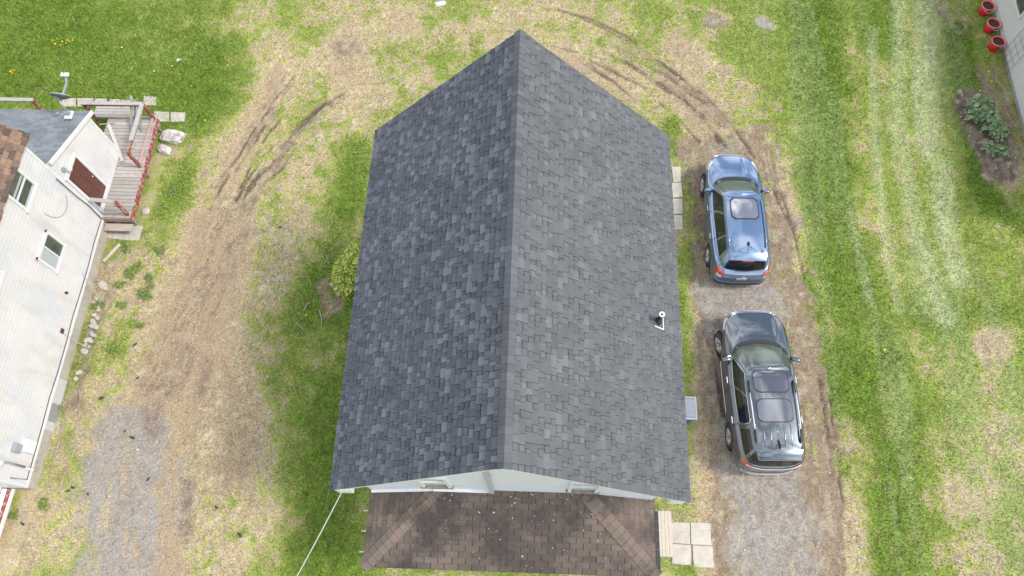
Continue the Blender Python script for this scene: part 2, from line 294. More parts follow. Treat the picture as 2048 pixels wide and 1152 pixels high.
def gaxis(lo, hi, st, far):
    a = list(np.arange(lo, hi+1e-6, st)); k = st; l = [a[0]]; r = [a[-1]]
    while r[-1] < far: k *= 1.6; r.append(r[-1]+k)
    k = st
    while l[-1] > -far: k *= 1.6; l.append(l[-1]-k)
    return np.array(l[::-1][:-1]+a+r[1:])
gx = gaxis(-21, 21, .06, 700); gy = gaxis(-2.5, 24, .06, 700)
GX, GY = np.meshgrid(gx, gy); gc, gg_, gb, gh, glu, gpa = field(GX, GY)
nx, ny = len(gx), len(gy)
inner = (np.abs(GX) < 21.5) & (GY > -3) & (GY < 24.5); gh = np.where(inner, gh, 0)
V = np.stack([GX, GY, gh], -1).reshape(-1, 3).astype(np.float32)
me = bpy.data.meshes.new('ground'); idx = np.arange(nx*ny).reshape(ny, nx)
Q = np.stack([idx[:-1, :-1], idx[:-1, 1:], idx[1:, 1:], idx[1:, :-1]], -1).reshape(-1, 4).astype(np.int32)
def fastmesh(me, V, Fi, k):
    me.vertices.add(len(V)); me.vertices.foreach_set('co', V.ravel()); me.loops.add(Fi.size); me.loops.foreach_set('vertex_index', Fi.ravel())
    me.polygons.add(len(Fi)); me.polygons.foreach_set('loop_start', np.arange(0, Fi.size, k, dtype=np.int32)); me.update(calc_edges=True); me.validate()
fastmesh(me, V, Q, 4); me.shade_smooth()
def setcol(me, c):
    a = me.color_attributes.new('Col', 'FLOAT_COLOR', 'POINT'); cc = np.ones((len(me.vertices), 4), np.float32); cc[:, :3] = np.clip(c.reshape(-1, 3), 0, 1); a.data.foreach_set('color', cc.ravel())
setcol(me, gc)
m_ground = mat('ground', None, 1, attr='Col', noise=[(55, .38), (18, .30), (130, .25)], bump=(60, .8, .02), spec=.1)
me.materials.append(m_ground); tag(link('ground', me), kind='structure')

def samp(x, y, A):
    i = np.clip(np.searchsorted(gx, x)-1, 0, nx-2); j = np.clip(np.searchsorted(gy, y)-1, 0, ny-2); return A[j, i]
# grass blades: one big stuff mesh of single leaning triangles
NB = 950000
bx = rng.uniform(-20.5, 20.5, NB); by = rng.uniform(-1.2, 23.6, NB)
bare = samp(bx, by, gb); hz = samp(bx, by, gh); gre = samp(bx, by, gg_); lush = samp(bx, by, glu); pale = samp(bx, by, gpa)
keep = rng.random(NB) > np.clip(bare*1.25, 0, .96)
O0 = np.array([-.2475, 1.803]); lx = (bx-O0[0])*EX[0]+(by-O0[1])*EX[1]; ly = (bx-O0[0])*EY[0]+(by-O0[1])*EY[1]
keep &= ~((np.abs(lx) < 3.3) & (ly > -1.1) & (ly < 8.3))
L0 = at(52, 975, .5)[:2]; mx_ = (bx-L0[0])*EX[0]+(by-L0[1])*EX[1]; keep &= ~((mx_ < .02) & (by < 14.4))
keep &= ~((mx_ < 1.25) & (by > 11.7) & (by < 15.5))
def shr(p): return p[keep]
bx, by, hz, gre, lush, pale, bare = map(shr, (bx, by, hz, gre, lush, pale, bare)); n = len(bx)
ln = rng.uniform(.035, .075, n)*(1+.7*np.clip(lush, 0, 1.2)*(gre > .5))*(1-.5*bare); wd = rng.uniform(.007, .019, n)
az = rng.uniform(0, 2*np.pi, n)*.8+fbm(bx, by, .8, 210, 2)*8; le = rng.uniform(.35, 1.35, n)   # lean from vertical
dx, dy = np.cos(az), np.sin(az)
b1 = np.stack([bx-dy*wd, by+dx*wd, hz-.005], -1); b2 = np.stack([bx+dy*wd, by-dx*wd, hz-.005], -1)
tp = np.stack([bx+dx*np.sin(le)*ln, by+dy*np.sin(le)*ln, hz+np.cos(le)*ln+.006], -1)
bc = samp(bx, by, gc).copy()
isb = bare > .5; bc[isb] = lerp(bc[isb], (.42, .35, .23), np.full(isb.sum(), .8))
q = rng.random(n); dry = (q < .36*np.clip(1.05-gre, .05, 1)) ; bc[dry] = lerp(bc[dry], (.50, .43, .26), np.full(dry.sum(), .6))
fr = (q > .9) & (gre > .3); bc[fr] = lerp(bc[fr], (.22, .31, .07), np.full(fr.sum(), .6))
bc *= (rng.uniform(.5, 1.6, n))[:, None]
me = bpy.data.meshes.new('grass'); V = np.stack([b1, b2, tp], 1).reshape(-1, 3).astype(np.float32)
fastmesh(me, V, np.arange(3*n, dtype=np.int32).reshape(-1, 3), 3); setcol(me, np.repeat(bc, 3, 0))
m_grass = mat('grass blade', None, .8, attr='Col', spec=.25); me.materials.append(m_grass)
tag(link('grass', me), 'patchy spring grass, lush green and straw coloured, around the houses', 'grass', kind='stuff')
# pebbles: stuff
NP = 60000; px = rng.uniform(-20, 20, NP); py = rng.uniform(-1, 23, NP); gp = samp(px, py, gb); k = rng.random(NP) < gp**2*.9; px, py = px[k], py[k]
pz = samp(px, py, gh); n = len(px); r_ = rng.uniform(.006, .022, n)*(1+(rng.random(n) > .97)); a = rng.uniform(0, 6.28, n)
V = []
for kx in range(4): V.append(np.stack([px+r_*np.cos(a+kx*1.57)*rng.uniform(.6, 1.2, n), py+r_*np.sin(a+kx*1.57)*rng.uniform(.6, 1.2, n), pz-.004], -1))
V.append(np.stack([px, py, pz+r_*.7], -1)); V = np.stack(V, 1).reshape(-1, 3).astype(np.float32)
b = np.arange(n)[:, None]*5; F = np.concatenate([b+np.array([i, (i+1) % 4, 4]) for i in range(4)], 0).astype(np.int32)
me = bpy.data.meshes.new('pebbles'); fastmesh(me, V, F, 3)
pc = np.array([.40, .37, .34])*rng.uniform(.45, 1.7, (n, 1))*rng.uniform(.92, 1.08, (n, 3)); setcol(me, np.repeat(pc, 5, 0))
me.materials.append(mat('pebble', None, .9, attr='Col')); tag(link('pebbles', me), 'loose grey gravel and crumbs of earth on the driveways', 'gravel', kind='stuff')

# ------------------------------------------------------------------ main house
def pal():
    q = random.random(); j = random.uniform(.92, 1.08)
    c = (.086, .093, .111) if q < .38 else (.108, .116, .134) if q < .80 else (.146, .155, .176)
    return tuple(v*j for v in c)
def palr():  # right slope's lit copy of pal: sun wash painted in as flatter, greyer tones
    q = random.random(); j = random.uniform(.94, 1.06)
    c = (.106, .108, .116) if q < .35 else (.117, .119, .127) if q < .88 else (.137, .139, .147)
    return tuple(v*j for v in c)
HO = (-.2475, 1.803, 0)
house = empty('house', HO, -TH, 'two storey white house with a dark grey shingled gable roof, in the middle', 'house')
ZE, ZR, HW, HL = 6.44, 9.94, 3.557, 8.505
SL = math.hypot(HW, ZR-ZE); cs, sn = HW/SL, (ZR-ZE)/SL
roofm = MB()
for sg in (-1, 1):
    a = (0, ZR-.02); b_ = (sg*HW, ZE-.02)
    P = [(a[0], .02, a[1]-.16), (b_[0], .02, b_[1]-.16), (b_[0], HL-.02, b_[1]-.16), (a[0], HL-.02, a[1]-.16)]
    P += [(x, y, z+.15) for x, y, z in P]
    roofm.hexa(P if sg > 0 else [P[i] for i in (1, 0, 3, 2, 5, 4, 7, 6)])
roof = roofm.build('roof', mat('roof deck edge', (.09, .09, .10), .8), house)
def rp_(sg, s, y, h):   # point on slope: s down from ridge, height h above
    return (sg*(s*cs+h*sn), y, ZR-s*sn+h*cs)
pieces = []
NC = 35; EXP = SL/NC
for sg in (-1, 1):
    for i in range(NC):
        y = -.01+random.uniform(-.03, 0); jit = 0
        raised = random.random() < .5; y = -.012; first = True
        while y < HL+.01:
            w = random.uniform(.08, .21) if raised else random.uniform(.07, .16)
            if sg > 0: w = random.uniform(.10, .27) if raised else random.uniform(.07, .13)
            y2 = min(y+w, HL+.012)
            if HL-y2 < .05: y2 = HL+.012
            s0, s1 = i*EXP, (i+1)*EXP-.006+random.uniform(-.003, .002)
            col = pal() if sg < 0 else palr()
            hi = .020 if raised else .010
            h0, h1 = .001+(.004 if raised else 0), hi
            if i == 0: s0 = .02
            g = .0032
            P = [rp_(sg, s0, y+g, -.01), rp_(sg, s1, y+g, -.01), rp_(sg, s1, y2-g, -.01), rp_(sg, s0, y2-g, -.01),
                 rp_(sg, s0, y+g, h0), rp_(sg, s1, y+g, h1), rp_(sg, s1, y2-g, h1), rp_(sg, s0, y2-g, h0)]
            if sg < 0: P = [P[k] for k in (1, 0, 3, 2, 5, 4, 7, 6)]
            band = None
            if not raised and random.random() < .9:   # the darker granule band printed above a cut-out
                sb = s0+.004; se = s0+EXP*random.uniform(.18, .30); B = [rp_(sg, sb, y+g, h0+.0012), rp_(sg, se, y+g, h0+.0038), rp_(sg, se, y2-g, h0+.0038), rp_(sg, sb, y2-g, h0+.0012)]
                if sg < 0: B = B[::-1]
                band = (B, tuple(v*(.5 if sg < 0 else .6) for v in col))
                if sg > 0:
                    B2 = [rp_(sg, sb, y+g, h0+.0014), rp_(sg, s1-.01, y+g, h1+.0008), rp_(sg, s1-.01, y+g+.022, h1+.0008), rp_(sg, sb, y+g+.022, h0+.0014)]
                    band2 = (B2, tuple(v*.72 for v in col))
            cen = rp_(sg, (s0+s1)/2, (y+y2)/2, 0)
            wc = np.array(HO)+cen[0]*EX+cen[1]*EY+np.array([0, 0, cen[2]]); dist = np.linalg.norm(wc-np.array([0, 0, CH]))
            pieces.append((dist/math.sqrt(w), P, col, band)); y = y2; raised = not raised if random.random() < .85 else raised
pieces.sort(key=lambda p: p[0]); rest = MB(); BOXF = [(3, 2, 1, 0), (4, 5, 6, 7), (0, 1, 5, 4), (1, 2, 6, 5), (2, 3, 7, 6), (3, 0, 4, 7)]
for k, (_, P, col, band) in enumerate(pieces):
    mb = MB() if k < 296 else rest
    mb.hexa(P, col)
    if band: mb.add(band[0], [(0, 1, 2, 3)], band[1])
    if k < 296: mb.build('shingle', m_shingle, roof)
tag(rest.build('shingle', m_shingle, roof), kind='stuff')
# ridge caps
y = HL+.01; i = 0
while y > -.01:
    y2 = max(y-.143, -.02); j_ = random.uniform(.84, 1.16); c = (.108*j_, .112*j_, .123*j_); m_ = MB(); h = .018+.006*(i % 2)
    for sg in (-1, 1):
        a, b_ = 0, .135
        P = [(0, y2, ZR+.0), rp_(sg, b_, y2, .012), rp_(sg, b_, y+.01, .012), (0, y+.01, ZR+.0)]
        T = [(0, y2, ZR+.034), rp_(sg, b_, y2, .030), rp_(sg, b_, y+.01, .022), (0, y+.01, ZR+.026)]
        P = P+T
        if sg < 0: P = [P[k] for k in (1, 0, 3, 2, 5, 4, 7, 6)]
        m_.hexa(P, c)
    m_.build('ridge_cap', m_shingle, roof); y = y2; i += 1
# walls: gable prism front part, soffits
WX, WY0, WY1 = 3.25, .35, HL-.3
zt = lambda x: ZR-.2-abs(x)*sn/cs
V = []
for yy in (WY0, WY1): V += [(-WX, yy, 0), (WX, yy, 0), (WX, yy, zt(WX)), (0, yy, zt(0)), (-WX, yy, zt(WX))]
mesh('wall', V, [(0, 1, 2, 3, 4), (9, 8, 7, 6, 5), (1, 6, 7, 2), (0, 4, 9, 5)], m_gable, house)
# clapboards on the front gable
z = 3.8
while z < 9.3:
    hwid = min(WX, (ZR-.2-z-.1)*cs/sn)
    if hwid > .15: MB().hexa([(-hwid, WY0-.004, z), (hwid, WY0-.004, z), (hwid, WY0+.01, z), (-hwid, WY0+.01, z), (-hwid, WY0-.002, z+.1), (hwid, WY0-.002, z+.1), (hwid, WY0+.01, z+.1), (-hwid, WY0+.01, z+.1)]).build('siding_board', m_gable, house)
    z += .102
for sg in (-1, 1):   # rake boards and soffit
    mb = MB(); mb.bar((0, .05, ZR-.26), (sg*HW, .05, ZE-.26), .03, .16, (0, 0, 1)); mb.build('rake_board', m_trim, house)
    MB().hexa([(min(sg*WX, sg*HW), .03, ZE-.16), (max(sg*WX, sg*HW), .03, ZE-.16), (max(sg*WX, sg*HW), HL-.03, ZE-.16), (min(sg*WX, sg*HW), HL-.03, ZE-.16)]+
              [(min(sg*WX, sg*HW), .03, ZE-.14), (max(sg*WX, sg*HW), .03, ZE-.14), (max(sg*WX, sg*HW), HL-.03, ZE-.14), (min(sg*WX, sg*HW), HL-.03, ZE-.14)]).build('soffit', m_trim, house)
    MB().box((sg*3.36, .2, ZE-.42), (.30, .34, .42)).build('eave_return', m_trim, house)
def gwin(xc):
    w = MB(); zc = 5.75
    for a, b_ in (((-.29, 0), (.07, 1.3)), ((.29, 0), (.07, 1.3))): w.box((xc+a[0], WY0-.03, zc), (b_[0], .07, b_[1]))
    w.box((xc, WY0-.03, zc+.62), (.51, .07, .07)); w.box((xc, WY0-.03, zc), (.51, .05, .05))
    wo = w.build('window', m_trim, house)
    MB().box((xc, WY0-.04, zc-.67), (.72, .09, .05)).build('sill', mat('rotten sill', (.25, .22, .18), .9, noise=[(20, .4)]), wo)
    MB().box((xc, WY0-.008, zc), (.52, .02, 1.15)).build('pane', m_frost, wo)
gwin(-1.59); gwin(1.55)
MB().box((-.42, WY0-.05, 6.9), (.09, .06, 4.8)).box((-.42, WY0-.05, 6.8), (.12, .08, .05)).build('downpipe', mat('grey pipe', (.42, .42, .43), .5), house)
# vent pipe through the roof
vp = np.array([3.0, 5.1]) - np.array(HO[:2]); vx, vy = vp@EX[:2], vp@EY[:2]; s_ = vx/cs; b0 = rp_(1, s_, vy, .02)
vo = MB().tube([(vx, vy, b0[2]-.1), (vx, vy, b0[2]+.10), (vx, vy, b0[2]+.1001), (vx, vy, b0[2]+.42)], [.075, .075, .05, .05], 14, False).build('vent_pipe', m_black, roof, True)
MB().lathe([(.058, .40), (.062, .43), (.03, .43), (.03, .36)], 14, (vx, vy, b0[2])).build('vent_rim', m_plate, roof, True)
fl = MB(); 
P = [rp_(1, s_-.16, vy-.14, .018), rp_(1, s_+.14, vy-.14, .022), rp_(1, s_+.14, vy+.12, .022), rp_(1, s_-.16, vy+.12, .018)]
fl.bar(P[0], P[1], .02, .02); fl.bar(P[1], P[2], .02, .02); fl.bar(P[2], ((P[2][0]+P[3][0])/2, P[3][1], (P[2][2]+P[3][2])/2), .02, .02)
fl.build('flashing_edge', m_plate, roof)
# ---- porch roof
PZ0, PZ1, PX, PY0 = 3.7, 4.5, 3.32, -1.32
PD = WY0-PY0; PS = math.hypot(PD, PZ1-PZ0); pc_, ps_ = PD/PS, (PZ1-PZ0)/PS
V = [(-PX, WY0, PZ0), (-PX, PY0, PZ0), (PX, PY0, PZ0), (PX, WY0, PZ0), (-PX+PD, WY0, PZ1), (PX-PD, WY0, PZ1)]
V += [(x, y, z-.14) for x, y, z in V]
porch = mesh('porch_roof', V, [(0, 1, 4), (1, 2, 5, 4), (2, 3, 5), (1, 0, 6, 7), (2, 1, 7, 8), (3, 2, 8, 9), (6, 7, 8, 9)][0:3]+[(0, 6, 7, 1), (1, 7, 8, 2), (2, 8, 9, 3), (9, 8, 7, 6)], mat('porch roof edge', (.05, .042, .038), .9), house)
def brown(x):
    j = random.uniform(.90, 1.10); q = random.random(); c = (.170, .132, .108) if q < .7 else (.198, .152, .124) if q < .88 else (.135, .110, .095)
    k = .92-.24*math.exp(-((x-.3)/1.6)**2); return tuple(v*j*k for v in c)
pp = []
NR = 13; EP = PS/NR; TW = .31
def fpt(x, s, h): return (x, PY0+s*pc_-h*ps_, PZ0+s*ps_+h*pc_)      # s up from the eave
def lpt(sg): return lambda yy, s, h: (sg*(PX-s*pc_+h*ps_), yy, PZ0+s*ps_+h*pc_)
for i in range(NR):
    s0, s1 = i*EP, (i+1)*EP; m0 = s0*pc_; m1 = s1*pc_
    off = (i*.5 % 1)*TW+random.uniform(-.01, .01)
    x = -PX-off
    while x < PX:
        a0, b0_ = x+.009, x+TW-.009; lim0 = PX-m0-.01; lim1 = PX-m1-.01
        A0, B0 = max(a0, -lim0), min(b0_, lim0); A1, B1 = max(a0, -lim1), min(b0_, lim1)
        if B0-A0 > .03:
            if B1-A1 < .01: A1 = max(min(A1, B0), A0); B1 = max(A1+.005, min(B1, B0)) if A1 < B0 else A1
            if i > 8 and random.random() < .06: pass
            h1, h0 = .001, .014+random.uniform(-.002, .004); e = s0+.013-random.uniform(0, .006)
            P = [fpt(A0, e, -.01), fpt(B0, e, -.01), fpt(B1, s1, -.01), fpt(A1, s1, -.01), fpt(A0, e, h0), fpt(B0, e, h0), fpt(B1, s1, h1), fpt(A1, s1, h1)]
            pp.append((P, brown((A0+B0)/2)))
        x += TW
for sg in (-1, 1):
    fn = lpt(sg)
    for i in range(NR):
        s0, s1 = i*EP, (i+1)*EP; y = WY0+.10; lo0 = PY0+s0*pc_+.01; lo1 = PY0+s1*pc_+.01; y -= (i*.5 % 1)*TW
        hi_ = WY0+.10
        y = hi_+(i*.5 % 1)*TW
        while y > lo0:
            b_, a = min(y-.004, hi_), y-TW+.004; A0 = max(a, lo0); A1 = max(a, lo1)
            if b_-A0 > .03:
                B1 = max(b_, A1+.003); h1, h0 = .002, .010+random.uniform(-.002, .004)
                s0 += .011
                P = [fn(A0, s0, -.01), fn(b_, s0, -.01), fn(B1, s1, -.01), fn(A1, s1, -.01), fn(A0, s0, h0), fn(b_, s0, h0), fn(B1, s1, h1), fn(A1, s1, h1)]
                if sg < 0: P = [P[k] for k in (1, 0, 3, 2, 5, 4, 7, 6)]
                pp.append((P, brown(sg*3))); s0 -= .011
            y -= TW
pr = MB()
pp.sort(key=lambda q: -(q[0][5][0]-q[0][4][0])**2)
for k, (P, c) in enumerate(pp):
    if k < 296: MB().hexa(P, c).build('porch_shingle', m_brown, porch)
    else: pr.hexa(P, c)
if pr.V: tag(pr.build('porch_shingle', m_brown, porch), kind='stuff')
for sg in (-1, 1):   # hip caps
    for k in range(14):
        t0, t1 = k/14+.003, (k+1)/14
        def hp(t, side, h):   # point along the hip line, side offset
            x = (PX-PD*t); y = PY0+PD*t; z = PZ0+(PZ1-PZ0)*t
            return np.array([sg*(x-.10*side), y-.10*side if side > 0 else y-.10*side, z+h-abs(side)*.018])
        c = tuple(v*random.uniform(.97, 1.09) for v in (.185, .142, .117)); mb = MB()
        for side in (-1, 1):
            d1 = np.array([-.115*sg, -.115, 0])*side
            def q_(t, s, h): 
                x = sg*(PX-PD*t); y = PY0+PD*t; z = PZ0+(PZ1-PZ0)*t
                return (x+d1[0]*s, y+d1[1]*s, z+h-.062*s*1.0)
            P = [q_(t0, 0, .0), q_(t0, 1, .0), q_(t1, 1, .0), q_(t1, 0, .0), q_(t0, 0, .042), q_(t0, 1, .038), q_(t1, 1, .028), q_(t1, 0, .034)]
            if (side < 0) == (sg > 0): P = [P[k2] for k2 in (1, 0, 3, 2, 5, 4, 7, 6)]
            mb.hexa(P, c)
        mb.build('hip_cap', m_brown, porch)
# dark strip of newer edge shingles on the right eave
for k in range(6): MB().box((PX+.0, WY0-.35-k*.21, PZ0+.012), (.13, .205, .03)).build('edge_strip', m_black if False else mat('dark edge shingle', (.055, .05, .052), .9), porch)
MB().box((-1.1, WY0-.03, PZ1-.005), (1.3, .07, .06)).build('flashing', m_trim, porch)
for sg in (-1,): MB().bar((sg*(PX-PD), WY0-.03, PZ1), (sg*(WX-.0), WY0-.03, PZ0+.16), .06, .05).build('flashing', m_trim, porch)
lich = MB()
for _ in range(110):
    x = random.gauss(.6, 1.6); s = PS*(1-random.random()**1.8); 
    if abs(x) > PX-.2-s*pc_: continue
    r = random.uniform(.006, .014)*(1.7 if random.random() > .92 else 1); n_ = 6
    V = [fpt(x+r*math.cos(a*1.047)*random.uniform(.7, 1.2), s+r*math.sin(a*1.047), .0165) for a in range(n_)]
    lich.add(V, [tuple(range(n_))], random.choice([(.5, .5, .46), (.38, .38, .34), (.55, .54, .5)]))
tag(lich.build('lichen', mat('lichen', None, 1, attr='Col'), porch), kind='stuff')
# porch body below
MB().box((0, (PY0+.3+WY0)/2, 1.77), (2*PX-.5, WY0-PY0-.3, 3.54)).build('porch_wall', m_gable, house)
# gutter brackets on left edge
for yy in (-.1, -.55, -1.0): MB().box((-PX-.04, yy, PZ0-.01), (.14, .025, .012)).build('gutter_bracket', m_galv, porch)
# wooden steps and slabs on the right
def loc2(u, v, z=0): return at(u, v, z)
st = empty('wooden_steps', (*at(1325, 1068, .4)[:2], 0), -TH, 'pale wooden landing against the right side of the front porch', 'steps')
c0 = at(1326, 1066, .55)
for k in range(5): MB().box((-.19+k*.094, 0, .55), (.088, 1.16, .03), col=(.50*random.uniform(.95, 1.05), .44, .35)).build('plank', m_woody, st)
MB().box((0, -.56, .28), (.5, .04, .5), col=(.5, .45, .37)).build('riser', m_woody, st); MB().box((.22, 0, .27), (.04, 1.1, .5), col=(.45, .4, .33)).build('side_board', m_woody, st)

def slab_path(name, quads, zc=.035, th=.06, m=m_slab):
    e = empty(name, kind='structure')
    for q in quads:
        P = [at(u, v, zc) for u, v in q]; j = random.uniform(-.006, .006)
        a = np.mean(P, 0); P = [a+(p-a)*.985 for p in P]
        mb = MB().hexa([(p[0], p[1], zc-th) for p in P]+[(p[0], p[1], zc+j) for p in P]); o = mb.build('paving_slab', m, e, bevel=.008)
        # orientation-safe
    return e
def fixn(q): return q   # pixel quads are given bottom-left, bottom-right, top-right, top-left
slab_path('side_path', [[(1347, 364), (1362, 363), (1361, 333), (1343, 333)], [(1344, 395), (1366, 394), (1363, 365), (1343, 365)], [(1347, 428), (1366, 427), (1365, 397), (1345, 397)], [(1348, 459), (1366, 459), (1365, 430), (1346, 430)]])
slab_path('porch_path', [[(1344, 1086), (1381, 1089), (1380, 1045), (1342, 1044)], [(1382, 1089), (1423, 1091), (1421, 1046), (1381, 1044)], [(1344, 1128), (1383, 1131), (1382, 1090), (1344, 1087)], [(1387, 1134), (1428, 1136), (1426, 1093), (1385, 1090)]])
slab_path('deck_path', [[(124, 213), (152, 213), (152, 196), (124, 196)], [(155, 213), (187, 213), (187, 196), (154, 196)], [(189, 213), (213, 213), (213, 197), (189, 197)], [(219, 214), (240, 214), (240, 198), (218, 198)], [(241, 214), (266, 214), (266, 199), (241, 199)],
   [(286, 210), (312, 211), (313, 193), (287, 192)], [(308, 243), (338, 243), (338, 224), (308, 222)], [(341, 244), (368, 243), (371, 225), (341, 224)], [(212, 475), (244, 480), (250, 449), (222, 448)], [(244, 480), (277, 481), (286, 452), (250, 450)]])

# ------------------------------------------------------------------ neighbour house on the left
LO = at(52, 975, .5)      # lower siding corner, south-east
nb = empty('house', (LO[0], LO[1], 0), -TH, 'white sided house with brown shingle roof and attached grey roofed entry, at the left edge', 'house')
NL = 8.55   # wall length
def box_part(name, c, d, m, parent=nb, **k): return MB().box(c, d, col=k.get('col')).build(name, m, parent, bevel=k.get('bevel', 0))
box_part('foundation', (-3.5, NL/2, .23), (7.0-.02, NL-.02, .54), m_conc)
for a, b_ in ((.75, 1.55), (5.3, 6.6)): MB().box((.006, 8.5-(a+b_)/2 if a > 4 else (a+b_)/2+.9, .24), (.02, b_-a, .44)).build('foundation_patch', m_conc2, nb)
box_part('wall', (-3.5, NL/2, 2.66), (6.97, NL-.03, 4.3), m_joint)
z = .5
while z < 4.85:
    zz = min(z+.112, 4.85)
    cuts = [0]+[v_ for v_ in ((1.4, 5.0), (3.1, 6.9), (2.2, 5.9))[int(z*7.46) % 3]]+[NL]
    for ya, yb in zip(cuts[:-1], cuts[1:]): MB().hexa([(-.01, ya+.002, z), (.022, ya+.002, z), (.022, yb-.002, z), (-.01, yb-.002, z), (-.01, ya+.002, zz), (.012, ya+.002, zz), (.012, yb-.002, zz), (-.01, yb-.002, zz)]).build('siding_board', m_white, nb)
    z += .134
for yy in (.03, NL-.0): box_part('corner_board', (.0, yy, 2.66), (.07, .09, 4.34), m_trim)
box_part('sill_board', (.012, NL/2, .49), (.04, NL, .06), m_trim)
box_part('lintel_strip', (-3.4, -.012, 2.6), (6.9, .02, 4.2), m_white)
def nwin(parent, y0, y1, z0, z1, vert=False):
    o = MB(); yc, zc = (y0+y1)/2, (z0+z1)/2; t = .085
    o.box((.04, y0+t/2, zc), (.06, t, z1-z0)); o.box((.04, y1-t/2, zc), (.06, t, z1-z0)); o.box((.042, yc, z1-t/2), (.06, y1-y0, t)); o.box((.046, yc, z0+t/2), (.08, y1-y0+.04, t))
    if vert: o.box((.036, yc, zc), (.04, .045, z1-z0-.1))
    else: o.box((.036, yc, zc), (.04, y1-y0-.1, .045))
    w = o.build('window', m_trim, parent)
    if vert:
        for a in (-1, 1): MB().box((.022, yc+a*(y1-y0)/4, zc), (.012, (y1-y0)/2-.06, z1-z0-.15)).build('pane', m_glass if a > 0 else m_frost, w)
    else:
        for a in (-1, 1): MB().box((.022, yc, zc+a*(z1-z0)/4), (.012, y1-y0-.14, (z1-z0)/2-.06)).build('pane', m_glass, w)
        for a in (-1, 1): MB().box((.030, yc, zc+a*(z1-z0)/4-.12), (.006, y1-y0-.2, .07)).build('curtain', m_frost, w)
nwin(nb, 5.95, 6.90, 1.87, 2.85, True); nwin(nb, 6.97, 7.88, 3.72, 4.72); nwin(nb, 4.15, 5.1, 3.85, 4.72)
# brown roof
ez, ex_, ey1 = 4.9, .30, NL+.22; pit = .75
ebase = [(ex_, -.3), (ex_, ey1)]
def brp(s, y, h):   # up the slope west
    c2 = 1/math.hypot(1, pit); s2 = pit*c2
    return (ex_-s*c2+h*s2, y, ez+s*s2+h*c2)
rb = MB().hexa([brp(0, -.3, -.14), brp(0, ey1, -.14), brp(5, ey1, -.14), brp(5, -.3, -.14), brp(0, -.3, -.01), brp(0, ey1, -.01), brp(5, ey1, -.01), brp(5, -.3, -.01)]).build('roof', m_trim, nb)
others = MB(); cnt = 0
for i in range(28):
    s0, s1 = i*.14, (i+1)*.14; y = ey1+.01-(i % 2)*.15
    first = True; y = ey1+.01+(i % 2)*.12
    while y > -.3:
        w = random.uniform(.15, .28); b_ = min(y-.006, ey1+.015); a = max(y-w+.006, -.31)
        if b_-a > .03:
            c = random.choice([(.19, .125, .088), (.16, .105, .078), (.24, .155, .105), (.11, .08, .065)]); j = random.uniform(.85, 1.15); c = tuple(v*j for v in c)
            e = s0-random.uniform(0, .035); h0 = random.uniform(.012, .032)
            P = [brp(e, a, -.01), brp(e+random.uniform(-.02, .02), b_, -.01), brp(s1, b_, -.01), brp(s1, a, -.01), brp(e, a, h0), brp(e, b_, h0*random.uniform(.5, 1.2)), brp(s1, b_, .003), brp(s1, a, .003)]
            vis = i < 10 and a > 5.5
            if vis and cnt < 290: MB().hexa(P, c).build('shingle', m_brown2, rb); cnt += 1
            else: others.hexa(P, c)
        y -= w
tag(others.build('shingle', m_brown2, rb), kind='stuff')
# entry addition with shed roof
AY0, AY1 = NL+.01, 10.98; az0, az1 = 3.62, 2.66
V = [(.0, AY0, .5), (.0, AY1, .5), (0, AY1, az1), (0, AY0, az0), (-5, AY0, .5), (-5, AY1, .5), (-5, AY1, az1), (-5, AY0, az0)]
mesh('entry_wall', V, [(0, 1, 2, 3), (1, 5, 6, 2), (5, 4, 7, 6), (4, 0, 3, 7)], m_joint, nb)
z = .52
while z < az0-.05:
    yl = AY1 if z+.1 < az1 else AY1-(z+.1-az1)/(az0-az1)*(AY1-AY0)
    segs = [(AY0, yl)] if z > 2.62 or z+.1 < .8 else [(AY0, min(yl, AY0+.12)), (AY0+1.02, yl)]
    for a, b_ in segs:
        if b_-a > .05: MB().hexa([(-.01, a, z), (.022, a, z), (.022, b_, z), (-.01, b_, z), (-.01, a, z+.112), (.012, a, z+.112), (.012, b_, z+.112), (-.01, b_, z+.112)]).build('siding_board', m_white, nb)
    z += .134
box_part('corner_board', (.0, AY1, 1.6), (.08, .1, 2.16), m_trim)
dr = box_part('door', (.012, AY0+.57, 1.7), (.03, .78, 1.76), m_door)
for zz in (1.15, 1.75, 2.3):
    for yy in (-.18, .18): MB().box((.03, AY0+.57+yy, zz), (.012, .24, .42)).build('door_panel', m_door, dr, bevel=.004)
MB().lathe([(.0, 0.0), (.03, .01), (.03, .05), (0, .06)], 10, (.03, AY0+.86, 1.65), 'x').build('handle', m_chrome, dr, True)
fr_ = MB()
for yy in (AY0+.13, AY0+1.01): fr_.box((.03, yy, 1.74), (.06, .09, 1.9))
fr_.box((.03, AY0+.57, 2.66), (.062, .97, .09)); fr_.box((.04, AY0+.57, .80), (.10, .97, .05)); fr_.build('door_frame', m_trim, nb)
pl_ = box_part('porch_light', (.05, AY0+.30, 2.93), (.08, .12, .12), m_galv)
MB().lathe([(.0, -.07), (.05, -.05), (.07, 0), (.05, .05), (0, .07)], 12, (.2, AY0+.36, 2.88)).build('lamp_globe', m_trim, pl_, True)
